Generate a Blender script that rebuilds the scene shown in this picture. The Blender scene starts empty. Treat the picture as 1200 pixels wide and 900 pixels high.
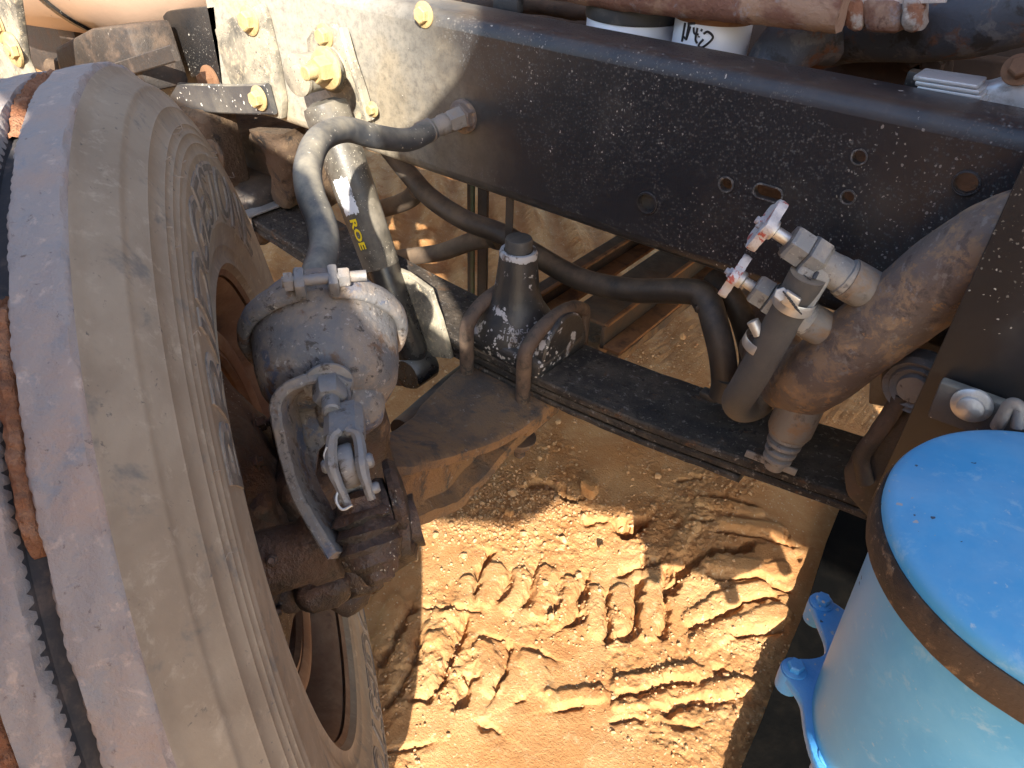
import bpy, bmesh, math, random
import numpy as np
from mathutils import Vector, Matrix, noise
random.seed(7); RNG = np.random.default_rng(7)
SC = bpy.context.scene; COL = SC.collection

# ------------------------------------------------------------------ camera
F_PX, CX, CY = 870.0, 600.0, 450.0              # focal length for a 1200x900 picture
def unit(v): v = np.asarray(v, float); return v / np.linalg.norm(v)
AX = -unit([-1410, -703, F_PX])
dn = np.array([-55, 1160, F_PX]); dn = dn - dn.dot(AX) * AX
AZ = -unit(dn); AY = np.cross(AZ, AX)           # world axes seen from the camera (x right, y down, z forward)
CAM = np.array([0.0, -0.92, 1.19])
cam = bpy.data.cameras.new('camera'); cam_o = bpy.data.objects.new('camera', cam); COL.objects.link(cam_o)
cam.sensor_width = 36; cam.lens = F_PX / 1200 * 36; cam.clip_start = 0.01; cam.clip_end = 1000
R = Matrix(((AX[0], -AX[1], -AX[2]), (AY[0], -AY[1], -AY[2]), (AZ[0], -AZ[1], -AZ[2])))
cam_o.matrix_world = Matrix.Translation(CAM) @ R.to_4x4()
SC.camera = cam_o
# ------------------------------------------------------------------ light
SUN = unit([1.15, -1.3, 1.0])                 # direction towards the sun
w = bpy.data.worlds.new('World'); SC.world = w; w.use_nodes = True
wn = w.node_tree; sky = wn.nodes.new('ShaderNodeTexSky'); sky.sky_type = 'NISHITA'; sky.sun_disc = False
sky.sun_elevation = math.asin(SUN[2]); sky.sun_rotation = math.atan2(SUN[0], SUN[1])
bg = wn.nodes['Background']; bg.inputs[1].default_value = 0.15
wn.links.new(sky.outputs[0], bg.inputs[0])
sl = bpy.data.lights.new('sun', 'SUN'); sl.energy = 4.8; sl.angle = math.radians(0.53); sl.color = (1.0, 0.93, 0.82)
so = bpy.data.objects.new('sun', sl); COL.objects.link(so)
so.rotation_euler = Vector(SUN).to_track_quat('Z', 'Y').to_euler(); so.location = (2, -4, 4)
SC.view_settings.view_transform = 'Standard'; SC.view_settings.look = 'None'
SC.cycles.max_bounces = 6; SC.cycles.diffuse_bounces = 3; SC.cycles.glossy_bounces = 3
SC.view_settings.exposure = 1.75; SC.view_settings.gamma = 1.0

# ------------------------------------------------------------------ placing helpers
def ray(px, py):
    d = np.array([(px - CX) / F_PX, (py - CY) / F_PX, 1.0]); return np.array([d @ AX, d @ AY, d @ AZ])
def at(px, py, x=None, y=None, z=None, d=None):
    """the point of the place seen at a picture position, on a plane x=, y=, z= or at distance d"""
    r = ray(px, py)
    if d is not None: return CAM + d * r
    i, v = (0, x) if x is not None else (1, y) if y is not None else (2, z)
    return CAM + (v - CAM[i]) / r[i] * r
def V(*a): return np.array(a, float)
XA, YA, ZA = V(1, 0, 0), V(0, 1, 0), V(0, 0, 1)

# ------------------------------------------------------------------ mesh helpers: every shape is (verts, faces)
def join(*ms):
    vs, fs, n = [], [], 0
    for v, f in ms:
        v = np.asarray(v, float).reshape(-1, 3); vs.append(v); fs += [[i + n for i in q] for q in f]; n += len(v)
    return np.concatenate(vs), fs
def frame(axis, ref=None):
    a = unit(axis); ref = V(0, 0, 1) if ref is None else np.asarray(ref, float)
    if abs(a @ unit(ref)) > 0.98: ref = V(1, 0.2, 0)
    u = unit(ref - (ref @ a) * a); return u, np.cross(a, u), a
def from_bm(bm):
    bm.verts.index_update(); v = [tuple(x.co) for x in bm.verts]; f = [[x.index for x in q.verts] for q in bm.faces]; bm.free(); return np.array(v), f
def box(c, size, ax=None, bevel=0.003, seg=2):
    bm = bmesh.new(); bmesh.ops.create_cube(bm, size=1.0)
    for q in bm.verts: q.co = Vector((q.co.x * size[0], q.co.y * size[1], q.co.z * size[2]))
    if bevel: bmesh.ops.bevel(bm, geom=bm.edges[:], offset=bevel, segments=seg, affect='EDGES', profile=0.5)
    v, f = from_bm(bm)
    if ax is not None: v = v @ np.array([unit(a) for a in ax])
    return v + np.asarray(c, float), f
def lathe(prof, org, axis, segs=32, ref=None, cap0=True, cap1=True, arc=None, wob=None):
    """prof: (radius, height along axis)"""
    u, v, a = frame(axis, ref); full = arc is None
    th = np.linspace(0, 2 * math.pi, segs, endpoint=False) if full else np.linspace(arc[0], arc[1], segs)
    P = []
    for r, h in prof:
        rr = r if wob is None else r + wob(th, h)
        P.append(np.asarray(org)[None] + np.outer(np.cos(th) * rr, u) + np.outer(np.sin(th) * rr, v) + a * h)
    n = len(prof); vs = np.concatenate(P); fs = []
    m = segs if full else segs - 1
    for i in range(n - 1):
        for j in range(m):
            k = (j + 1) % segs; fs.append([i * segs + j, i * segs + k, (i + 1) * segs + k, (i + 1) * segs + j])
    if full and cap0 and prof[0][0] > 1e-6: fs.append(list(range(segs))[::-1])
    if full and cap1 and prof[-1][0] > 1e-6: fs.append([(n - 1) * segs + j for j in range(segs)])
    return vs, fs
def spline(pts, n=10):
    P = np.asarray(pts, float)
    if len(P) == 2: return np.linspace(P[0], P[1], n + 1)
    Q = np.vstack([2 * P[0] - P[1], P, 2 * P[-1] - P[-2]]); out = []
    for i in range(len(P) - 1):
        p0, p1, p2, p3 = Q[i:i + 4]
        for t in np.linspace(0, 1, n, endpoint=False):
            out.append(0.5 * (2 * p1 + (p2 - p0) * t + (2 * p0 - 5 * p1 + 4 * p2 - p3) * t * t + (3 * p1 - p0 - 3 * p2 + p3) * t ** 3))
    out.append(P[-1]); return np.array(out)
def sweep(path, sec, ref=None, scale=None, cap=True, fixed=None):
    """sweep a closed 2D section along a path with a transported frame"""
    P = np.asarray(path, float); T = np.gradient(P, axis=0); T /= np.linalg.norm(T, axis=1)[:, None] + 1e-12
    sec = np.asarray(sec, float); m = len(sec); u, v, _ = frame(T[0], ref); vs = []
    for i, (p, t) in enumerate(zip(P, T)):
        if fixed is not None: u = unit(np.asarray(fixed) - (np.asarray(fixed) @ t) * t)
        else: u = unit(u - (u @ t) * t)
        v = np.cross(t, u); s = 1.0 if scale is None else scale[i]
        vs.append(p + s * (sec[:, :1] * u + sec[:, 1:] * v))
    n = len(P); fs = []
    for i in range(n - 1):
        for j in range(m):
            k = (j + 1) % m; fs.append([i * m + j, i * m + k, (i + 1) * m + k, (i + 1) * m + j])
    if cap: fs.append(list(range(m))[::-1]); fs.append([(n - 1) * m + j for j in range(m)])
    return np.concatenate(vs), fs
def circ(r, n=14): a = np.linspace(0, 2 * math.pi, n, endpoint=False); return np.stack([r * np.cos(a), r * np.sin(a)], -1)
def rect(w, h, b=0.002):
    w, h = w / 2, h / 2
    return [(w - b, -h), (w, -h + b), (w, h - b), (w - b, h), (-w + b, h), (-w, h - b), (-w, -h + b), (-w + b, -h)]
def tube(pts, r, n=10, seg=16, rads=None, cap=True):
    p = spline(pts, n); sc = None
    if rads is not None:
        sc = np.interp(np.linspace(0, 1, len(p)), np.linspace(0, 1, len(rads)), rads) / r
    return sweep(p, circ(r, seg), scale=sc, cap=cap)
def bar(pts, w, t, fixed, n=8, b=0.002): return sweep(spline(pts, n), rect(w, t, b), fixed=fixed)
def arc_pts(c, r, a0, a1, u, v, n=12):
    return [np.asarray(c) + r * (math.cos(a) * np.asarray(u) + math.sin(a) * np.asarray(v)) for a in np.linspace(a0, a1, n)]
def plate(outer, holes, org, u, v, thick, bevel=0.0):
    """flat plate with an outline and real holes, thickness going along u x v (away from the front)"""
    bm = bmesh.new(); nrm = np.cross(u, v)
    for loop in [outer] + list(holes):
        vs = [bm.verts.new(tuple(np.asarray(org) + a * np.asarray(u) + b * np.asarray(v))) for a, b in loop]
        for i in range(len(vs)): bm.edges.new((vs[i], vs[(i + 1) % len(vs)]))
    if holes: bmesh.ops.triangle_fill(bm, use_beauty=True, use_dissolve=False, edges=bm.edges[:])
    else: bm.faces.new(bm.verts[:])
    bmesh.ops.recalc_face_normals(bm, faces=bm.faces[:])
    r = bmesh.ops.extrude_face_region(bm, geom=bm.faces[:])
    for q in r['geom']:
        if isinstance(q, bmesh.types.BMVert): q.co += Vector(nrm * thick)
    bmesh.ops.recalc_face_normals(bm, faces=bm.faces[:])
    if bevel and not holes:
        bmesh.ops.bevel(bm, geom=bm.edges[:], offset=bevel, segments=2, affect='EDGES', profile=0.5)
    return from_bm(bm)
def ring2(cx, cz, r, n=18, rx=None):
    a = np.linspace(0, 2 * math.pi, n, endpoint=False)
    if rx is None: return [(cx + r * math.cos(t), cz + r * math.sin(t)) for t in a]
    return [(cx + (rx - r) * (1 if math.cos(t) >= 0 else -1) + r * math.cos(t), cz + r * math.sin(t)) for t in a + 0.01]
def hexbolt(p, axis, r, h, washer=True, stud=0.0, ref=None, dome=0.25):
    ms = []
    if washer: ms.append(lathe([(r * 1.5, 0), (r * 1.5, r * 0.16), (r * 1.42, r * 0.22), (0, r * 0.22)], p, axis, 24, ref))
    b = r * 0.2 if washer else 0
    ms.append(lathe([(r, b), (r, b + h * 0.85), (r * 0.86, b + h), (0, b + h * (1 + dome * 0.1))], p, axis, 6, ref))
    if stud: ms.append(lathe([(r * 0.55, b), (r * 0.55, b + h + stud * 0.9), (r * 0.45, b + h + stud), (0, b + h + stud)], p, axis, 14, ref))
    return join(*ms)
def rough(m, amp, scale, seed=0):
    v, f = m; v = np.array(v, float)
    for i in range(len(v)):
        q = Vector(v[i]) * scale + Vector((seed * 7.1, seed * 3.3, 1.7)); d = noise.noise_vector(q); e = noise.noise_vector(q * 2.7)
        v[i] += amp * (np.array(d) + 0.5 * np.array(e))
    return v, f
def subdivide(m, cuts=1, smooth=0.0):
    bm = bmesh.new(); vs = [bm.verts.new(tuple(p)) for p in m[0]]
    for q in m[1]:
        try: bm.faces.new([vs[i] for i in q])
        except ValueError: pass
    bmesh.ops.subdivide_edges(bm, edges=bm.edges[:], cuts=cuts, use_grid_fill=True, smooth=smooth); return from_bm(bm)

# ------------------------------------------------------------------ object helpers
def obj(name, m, mat, parent=None, sharp=38, smooth=True):
    v = np.asarray(m[0], float); me = bpy.data.meshes.new(name)
    if parent is not None: off = np.array(parent.location)
    else: off = np.array([(v[:, 0].min() + v[:, 0].max()) / 2, (v[:, 1].min() + v[:, 1].max()) / 2, v[:, 2].min()])
    me.from_pydata((v - off).tolist(), [], [list(map(int, q)) for q in m[1]]); me.update()
    bm = bmesh.new(); bm.from_mesh(me); bmesh.ops.recalc_face_normals(bm, faces=bm.faces[:]); bm.to_mesh(me); bm.free()
    if smooth:
        me.shade_smooth(); me.set_sharp_from_angle(angle=math.radians(sharp))
    me.materials.append(mat); o = bpy.data.objects.new(name, me); COL.objects.link(o)
    if parent is not None: o.parent = parent
    else: o.location = off
    return o
def sub(name, m, mat, part, **k):
    """a sub-part: child of a part whose own origin is its thing's"""
    th = part.parent; o = obj(name, m, mat, th, **k); o.parent = part; return o
def thing(name, label, cat, loc, group=None):
    o = bpy.data.objects.new(name, None); COL.objects.link(o); o.location = tuple(float(a) for a in loc); o.empty_display_size = 0.05
    o['label'] = label; o['category'] = cat
    if group: o['group'] = group
    return o
def tag(o, label, cat, group=None):
    o['label'] = label; o['category'] = cat
    if group: o['group'] = group
    return o

# ------------------------------------------------------------------ materials
class NT:
    def __init__(s, name):
        s.m = bpy.data.materials.new(name); s.m.use_nodes = True; s.t = s.m.node_tree
        s.b = s.t.nodes['Principled BSDF']; s.co = s.t.nodes.new('ShaderNodeTexCoord').outputs['Object']
    def n(s, typ, **k):
        q = s.t.nodes.new(typ)
        for a, v in k.items(): setattr(q, a, v)
        return q
    def link(s, a, b): s.t.links.new(a, b)
    def noise(s, scale, detail=5, rough=0.6, vec=None, dist=0.0):
        q = s.n('ShaderNodeTexNoise'); q.inputs['Scale'].default_value = scale; q.inputs['Detail'].default_value = detail
        q.inputs['Roughness'].default_value = rough; q.inputs['Distortion'].default_value = dist
        s.link(vec or s.co, q.inputs['Vector']); return q.outputs[0]
    def ramp(s, a, lo, hi):
        q = s.n('ShaderNodeMapRange', interpolation_type='SMOOTHSTEP'); q.inputs[1].default_value = lo; q.inputs[2].default_value = hi
        s.link(a, q.inputs[0]); return q.outputs[0]
    def math(s, op, a, b):
        q = s.n('ShaderNodeMath', operation=op)
        for i, x in enumerate((a, b)):
            if isinstance(x, (int, float)): q.inputs[i].default_value = x
            else: s.link(x, q.inputs[i])
        return q.outputs[0]
    def mix(s, f, a, b):
        q = s.n('ShaderNodeMix', data_type='RGBA')
        for i, x in ((0, f), (6, a), (7, b)):
            if isinstance(x, (int, float)): q.inputs[i].default_value = x
            elif isinstance(x, tuple): q.inputs[i].default_value = (*x, 1)
            else: s.link(x, q.inputs[i])
        return q.outputs[2]
    def mixf(s, f, a, b):
        q = s.n('ShaderNodeMix', data_type='FLOAT')
        for i, x in ((0, f), (2, a), (3, b)):
            if isinstance(x, (int, float)): q.inputs[i].default_value = x
            else: s.link(x, q.inputs[i])
        return q.outputs[0]
    def vor(s, scale, rand=1.0):
        q = s.n('ShaderNodeTexVoronoi'); q.inputs['Scale'].default_value = scale; q.inputs['Randomness'].default_value = rand
        nz = s.n('ShaderNodeTexNoise'); nz.inputs['Scale'].default_value = scale * 1.3; nz.inputs['Detail'].default_value = 2; s.link(s.co, nz.inputs['Vector'])
        mx = s.n('ShaderNodeVectorMath', operation='MULTIPLY_ADD'); s.link(nz.outputs['Color'], mx.inputs[0]); k = 0.9 / scale; mx.inputs[1].default_value = (k, k, k * 1.6); s.link(s.co, mx.inputs[2])
        s.link(mx.outputs[0], q.inputs['Vector']); return q
    def up(s):
        g = s.n('ShaderNodeNewGeometry'); x = s.n('ShaderNodeSeparateXYZ'); s.link(g.outputs['Normal'], x.inputs[0]); return x.outputs[2]
def M(name, base, rough=0.6, metal=0.0, layers=(), specks=(), dust=None, bump=(0.25, 60, 0.004), spec=0.5):
    """base colour, then layers (colour, noise scale, lo, hi[, rough[, metal]]), then specks (colour, scale, size, share), then settled dust (colour, amount)"""
    t = NT(name); c = base; r = rough; me = metal
    for L in layers:
        f = t.ramp(t.noise(L[1], 5, 0.68, dist=0.3), L[2], L[3]); c = t.mix(f, c, L[0])
        if len(L) > 4: r = t.mixf(f, r, L[4])
        if len(L) > 5: me = t.mixf(f, me, L[5])
    for S in specks:
        v = t.vor(S[1]); sp = t.n('ShaderNodeSeparateColor'); t.link(v.outputs['Color'], sp.inputs[0])
        size = t.math('MULTIPLY', t.math('POWER', sp.outputs[0], 4.0), S[2])
        f = t.math('MULTIPLY', t.math('LESS_THAN', v.outputs['Distance'], size), t.math('GREATER_THAN', t.noise(S[3] if len(S) > 3 else 9, 3), S[4] if len(S) > 4 else 0.45))
        c = t.mix(f, c, S[0]); r = t.mixf(f, r, 0.9); me = t.mixf(f, me, 0.0)
    if dust:
        f = t.math('MULTIPLY', t.ramp(t.up(), -0.2, 0.9), t.ramp(t.noise(14, 6, 0.7), 0.25, 0.75)); f = t.math('MULTIPLY', f, dust[1])
        c = t.mix(f, c, dust[0]); r = t.mixf(f, r, 0.95); me = t.mixf(f, me, 0.0)
    for k, x in (('Base Color', c), ('Roughness', r), ('Metallic', me)):
        if isinstance(x, tuple): t.b.inputs[k].default_value = (*x, 1)
        elif isinstance(x, (int, float)): t.b.inputs[k].default_value = x
        else: t.link(x, t.b.inputs[k])
    t.b.inputs['Specular IOR Level'].default_value = spec
    if bump:
        h = t.noise(bump[1], 5, 0.72)
        q = t.n('ShaderNodeBump'); q.inputs['Strength'].default_value = bump[0]; q.inputs['Distance'].default_value = bump[2]
        t.link(h, q.inputs['Height']); t.link(q.outputs[0], t.b.inputs['Normal'])
    return t.m
DUST = (0.42, 0.30, 0.19); REDD = (0.36, 0.16, 0.075); CREAM = (0.50, 0.43, 0.30)
m_rail = M('chassis_black', (0.013, 0.0145, 0.019), 0.33, 0.0, [((0.030, 0.027, 0.026), 3.5, 0.48, 0.75, 0.5), ((0.036, 0.036, 0.040), 40, 0.6, 0.8, 0.6)],
           [((0.30, 0.285, 0.26), 95, 0.19, 5, 0.53), ((0.17, 0.16, 0.15), 240, 0.40, 4, 0.51), ((0.06, 0.06, 0.062), 420, 0.7, 3, 0.44)], (DUST, 0.10), bump=(0.12, 90, 0.002))
def wheel_dust(mat_, x_full, x_none, x_off):
    """pale dust thrown against the rail next to the wheel"""
    t = NT.__new__(NT); t.m = mat_; t.t = mat_.node_tree; t.b = t.t.nodes['Principled BSDF']; t.co = t.n('ShaderNodeTexCoord').outputs['Object']
    sx = t.n('ShaderNodeSeparateXYZ'); t.link(t.co, sx.inputs[0]); f = t.ramp(t.math('ADD', sx.outputs[0], t.math('MULTIPLY', t.noise(5, 4, .6), .35)), x_none - x_off + .17, x_full - x_off + .17)
    f = t.math('MULTIPLY', f, t.mixf(t.ramp(t.noise(70, 5, .8), .25, .62), .45, 1.0)); col = t.mix(t.ramp(t.noise(7, 3), .4, .65), (0.31, 0.285, 0.235), (0.37, 0.31, 0.215))
    for k, v in (('Base Color', col), ('Roughness', .95)):
        l = t.b.inputs[k].links[0].from_socket; t.link(t.mix(f, l, v) if k == 'Base Color' else t.mixf(f, l, v), t.b.inputs[k])
wheel_dust(m_rail, -1.15, -0.72, -0.6)
m_holeedge = M('worn_hole_edge', (0.05, 0.05, 0.052), .7, 0.0, [((0.13, 0.125, 0.12), 150, .50, .62)])
m_dusty = M('dusty_black', (0.05, 0.047, 0.042), 0.7, 0.0, [((0.27, 0.24, 0.18), 9, 0.32, 0.60, 0.95), ((0.40, 0.33, 0.22), 60, 0.5, 0.7, 0.95)], [((0.42, 0.38, 0.30), 340, 0.42, 5, 0.47), ((0.05, 0.05, 0.045), 300, 0.42, 6, 0.5)], (CREAM, 0.35), bump=(0.3, 120, 0.002))
m_blackp = M('black_paint', (0.013, 0.013, 0.014), 0.4, 0.0, [((0.05, 0.045, 0.04), 6, 0.5, 0.8, 0.7)], [((0.36, 0.34, 0.30), 150, 0.34, 5, 0.52), ((0.15, 0.14, 0.12), 330, 0.45, 4, 0.50)], (DUST, 0.25), bump=(0.15, 100, 0.002))
m_strap = M('strap_black', (0.03, 0.034, 0.042), 0.45, 0.0, [((0.10, 0.09, 0.075), 8, 0.45, 0.8, 0.8)], [((0.5, 0.47, 0.42), 130, 0.36, 5, 0.42)], (CREAM, 0.5))
m_bolt = M('dusty_bolt', (0.33, 0.24, 0.11), 0.75, 0.1, [((0.48, 0.36, 0.17), 60, 0.4, 0.7), ((0.14, 0.10, 0.07), 45, 0.62, 0.8)], (), (CREAM, 0.4), bump=(0.5, 150, 0.003))
m_tyre = M('tyre_rubber', (0.245, 0.182, 0.124), 0.85, 0.0, [((0.31, 0.238, 0.165), 7, 0.38, 0.66), ((0.37, 0.29, 0.205), 60, 0.52, 0.75), ((0.165, 0.14, 0.115), 22, 0.56, 0.72), ((0.12, 0.10, 0.085), 130, 0.63, 0.72)], (), None, bump=(0.16, 140, 0.002), spec=0.2)
m_tread = M('tread_dusty', (0.31, 0.26, 0.23), 0.95, 0.0, [((0.36, 0.26, 0.205), 11, 0.44, 0.70), ((0.26, 0.24, 0.23), 45, 0.5, 0.70), ((0.46, 0.35, 0.28), 70, 0.56, 0.72), ((0.17, 0.13, 0.11), 120, 0.62, 0.72)], (), None, bump=(0.6, 120, 0.004), spec=0.15)
m_groove = M('tread_groove', (0.045, 0.043, 0.045), 0.8, 0.0, [((0.12, 0.09, 0.075), 30, 0.45, 0.7)], spec=0.2)
m_mud = M('packed_red_mud', (0.27, 0.115, 0.06), 1.0, 0.0, [((0.37, 0.19, 0.11), 40, 0.4, 0.7)], bump=(1.0, 120, 0.008), spec=0.05)
m_letter = M('letter_rubber', (0.115, 0.095, 0.078), 0.8, 0.0, [((0.20, 0.16, 0.12), 50, 0.45, 0.65)], spec=0.2)
m_edge = M('letter_edge', (0.30, 0.245, 0.19), 0.9, 0.0, [((0.16, 0.13, 0.11), 50, 0.4, 0.7)], spec=0.2)
m_rim = M('rusty_rim', (0.155, 0.075, 0.04), 0.75, 0.15, [((0.26, 0.16, 0.095), 9, 0.4, 0.7), ((0.08, 0.045, 0.03), 25, 0.55, 0.75), ((0.36, 0.25, 0.15), 45, 0.62, 0.85)], bump=(0.4, 60, 0.003))
m_grease = M('greasy_casting', (0.013, 0.011, 0.010), 0.48, 0.0, [((0.060, 0.034, 0.020), 11, 0.45, 0.66, 0.95), ((0.14, 0.085, 0.045), 26, 0.58, 0.72, 1.0)], [((0.3, 0.27, 0.22), 300, 0.35, 6, 0.52)], (REDD, 0.35), bump=(0.8, 55, 0.008))
m_mudaxle = M('mud_caked_steel', (0.075, 0.050, 0.034), 0.9, 0.0, [((0.20, 0.110, 0.048), 9, 0.38, 0.58, 1.0), ((0.045, 0.034, 0.027), 22, 0.53, 0.68, 0.8), ((0.25, 0.20, 0.15), 80, 0.60, 0.72)], (), ((0.10, 0.078, 0.06), 0.5), bump=(0.9, 80, 0.006))
m_cham = M('chamber_grey', (0.105, 0.106, 0.112), 0.7, 0.2, [((0.195, 0.155, 0.122), 12, 0.42, 0.60, 0.9, 0.0), ((0.042, 0.062, 0.105), 15, 0.55, 0.63, 0.6), ((0.095, 0.055, 0.035), 28, 0.54, 0.64, 0.95, 0.0), ((0.032, 0.028, 0.026), 80, 0.56, 0.66), ((0.27, 0.245, 0.22), 170, 0.58, 0.68)], (), (DUST, 0.2), bump=(0.7, 110, 0.003))
m_steel = M('weathered_steel', (0.165, 0.165, 0.168), 0.55, 0.4, [((0.18, 0.15, 0.125), 25, 0.45, 0.65, 0.9, 0.0), ((0.05, 0.04, 0.034), 45, 0.54, 0.66, 0.8), ((0.28, 0.26, 0.24), 140, 0.6, 0.7)], (), (DUST, 0.2), bump=(0.4, 110, 0.003))
m_zinc = M('zinc_plated', (0.48, 0.48, 0.47), 0.42, 0.75, [((0.36, 0.34, 0.31), 35, 0.5, 0.75, 0.8, 0.1), ((0.22, 0.20, 0.18), 60, 0.64, 0.8)], bump=(0.25, 140, 0.002))
m_shockb = M('shock_black', (0.009, 0.009, 0.011), 0.25, 0.0, [((0.03, 0.028, 0.027), 12, 0.5, 0.8, 0.5)], [((0.3, 0.27, 0.22), 160, 0.25, 7, 0.5)], (CREAM, 0.25), bump=None)
m_shockd = M('shock_dusty', (0.028, 0.026, 0.024), 0.38, 0.0, [((0.115, 0.10, 0.078), 16, 0.42, 0.68, 0.9)], [((0.33, 0.30, 0.24), 360, 0.4, 5, 0.49)], (CREAM, 0.3), bump=(0.2, 160, 0.002))
m_hose = M('hose_rubber', (0.032, 0.036, 0.043), 0.5, 0.0, [((0.085, 0.085, 0.085), 12, 0.42, 0.75, 0.8)], [((0.36, 0.33, 0.28), 200, 0.3, 8, 0.5)], (CREAM, 0.55), bump=(0.15, 150, 0.001))
m_hoseb = M('black_hose', (0.013, 0.012, 0.012), 0.55, 0.0, [((0.055, 0.042, 0.03), 9, 0.45, 0.75, 0.9)], (), (DUST, 0.3), bump=(0.2, 120, 0.002))
m_hosed = M('dusty_hose', (0.06, 0.043, 0.03), 0.85, 0.0, [((0.12, 0.08, 0.05), 9, 0.4, 0.7)], (), (DUST, 0.4), bump=(0.3, 120, 0.002))
m_hoseg = M('grey_hose', (0.045, 0.043, 0.042), 0.75, 0.0, [((0.10, 0.085, 0.07), 8, 0.4, 0.75, 0.95)], (), (DUST, 0.5), bump=(0.5, 220, 0.002))
m_bump = M('chipped_paint', (0.018, 0.02, 0.023), 0.45, 0.0, [((0.34, 0.33, 0.34), 22, 0.585, 0.62, 0.9), ((0.08, 0.05, 0.035), 20, 0.60, 0.72, 0.95)], [((0.34, 0.33, 0.32), 150, 0.7, 4, 0.49)], (DUST, 0.15), bump=(0.4, 70, 0.003))
m_rubber = M('black_rubber', (0.03, 0.032, 0.034), 0.6, 0.0, [((0.06, 0.058, 0.055), 30, 0.5, 0.7)], (), (DUST, 0.2))
m_ubolt = M('rusty_rod', (0.075, 0.05, 0.038), 0.75, 0.2, [((0.14, 0.095, 0.065), 20, 0.42, 0.7), ((0.03, 0.025, 0.022), 30, 0.55, 0.68)], (), (DUST, 0.12), bump=(0.5, 120, 0.003))
m_spring = M('spring_steel', (0.017, 0.016, 0.016), 0.8, 0.0, [((0.055, 0.046, 0.038), 16, 0.45, 0.65, 0.9), ((0.085, 0.045, 0.024), 34, 0.58, 0.70, 1.0), ((0.15, 0.135, 0.12), 110, 0.57, 0.66, 1.0), ((0.008, 0.008, 0.008), 70, 0.56, 0.64)], (), (DUST, 0.12), bump=(0.9, 90, 0.005), spec=.3)
m_rusted = M('rusted_edge', (0.24, 0.115, 0.045), 0.9, 0.0, [((0.11, 0.055, 0.028), 25, 0.45, 0.7)], bump=(0.5, 90, 0.004))
m_chan = M('channel_dark', (0.03, 0.024, 0.02), 0.7, 0.0, [((0.11, 0.06, 0.03), 8, 0.45, 0.75, 0.95)], (), (DUST, 0.2), bump=(0.4, 70, 0.003))
m_pipe = M('rusted_pipe', (0.105, 0.082, 0.073), 0.62, 0.25, [((0.185, 0.125, 0.080), 26, 0.48, 0.60, 0.95, 0.0), ((0.075, 0.058, 0.053), 34, 0.53, 0.64, 0.8), ((0.25, 0.155, 0.085), 60, 0.56, 0.66, 0.95), ((0.16, 0.14, 0.13), 70, 0.56, 0.68)], (), (DUST, 0.25), bump=(0.5, 60, 0.004))
m_pipeg = M('grey_stub', (0.16, 0.15, 0.14), 0.6, 0.3, [((0.22, 0.145, 0.09), 22, 0.48, 0.66, 0.9), ((0.08, 0.07, 0.065), 35, 0.56, 0.7)], (), (DUST, 0.3), bump=(0.4, 90, 0.003))
m_valve = M('cast_brass_grey', (0.19, 0.195, 0.195), 0.6, 0.35, [((0.27, 0.25, 0.22), 28, 0.45, 0.66, 0.9, 0.0), ((0.085, 0.08, 0.078), 60, 0.56, 0.68), ((0.36, 0.35, 0.33), 150, 0.6, 0.7)], (), (DUST, 0.25), bump=(0.4, 130, 0.003))
m_hand = M('worn_red_handwheel', (0.46, 0.44, 0.44), 0.55, 0.3, [((0.34, 0.075, 0.06), 60, 0.52, 0.6, 0.6, 0.0), ((0.09, 0.06, 0.06), 90, 0.62, 0.7, 0.8, 0.0)], bump=(0.5, 160, 0.003))
m_blue = M('blue_paint', (0.060, 0.315, 0.575), 0.42, 0.0, [((0.10, 0.37, 0.62), 9, 0.45, 0.70, 0.5), ((0.22, 0.43, 0.60), 38, 0.56, 0.74, 0.7), ((0.33, 0.46, 0.56), 120, 0.62, 0.74, 0.9)], [((0.03, 0.04, 0.06), 75, 0.24, 5, 0.53), ((0.40, 0.36, 0.34), 110, 0.3, 4, 0.52)], ((0.30, 0.42, 0.55), 0.32), bump=(0.06, 40, 0.003))
m_bluec = M('blue_casting', (0.03, 0.25, 0.58), 0.4, 0.0, [((0.09, 0.30, 0.60), 22, 0.48, 0.7, 0.6)], [((0.45, 0.42, 0.40), 120, 0.4, 6, 0.5), ((0.02, 0.03, 0.05), 90, 0.25, 7, 0.5)], ((0.35, 0.36, 0.38), 0.3), bump=(0.35, 80, 0.003))
m_band = M('rusty_band', (0.065, 0.042, 0.027), 0.8, 0.1, [((0.030, 0.022, 0.018), 12, 0.44, 0.58, 0.7), ((0.20, 0.13, 0.075), 45, 0.56, 0.70), ((0.30, 0.25, 0.2), 150, 0.62, 0.72)], bump=(0.6, 90, 0.004))
m_white = M('white_filter', (0.66, 0.70, 0.76), 0.35, 0.0, [((0.46, 0.47, 0.48), 8, 0.55, 0.8)], [((0.10, 0.06, 0.04), 130, 0.25, 8, 0.55)], bump=None)
m_mark = M('marker_ink', (0.01, 0.01, 0.012), 0.5, bump=None)
m_filterb = M('filter_black', (0.03, 0.03, 0.032), 0.6, 0.0, [((0.10, 0.09, 0.08), 20, 0.5, 0.75)])
m_manif = M('rusty_manifold', (0.17, 0.085, 0.06), 0.85, 0.1, [((0.30, 0.20, 0.14), 12, 0.45, 0.62), ((0.27, 0.28, 0.31), 16, 0.55, 0.68), ((0.07, 0.035, 0.025), 35, 0.58, 0.72)], bump=(0.8, 70, 0.006))
m_manifw = M('flaking_manifold', (0.30, 0.27, 0.24), 0.9, 0.0, [((0.20, 0.09, 0.05), 22, 0.46, 0.58), ((0.42, 0.39, 0.34), 40, 0.56, 0.7)], bump=(0.8, 80, 0.006))
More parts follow.
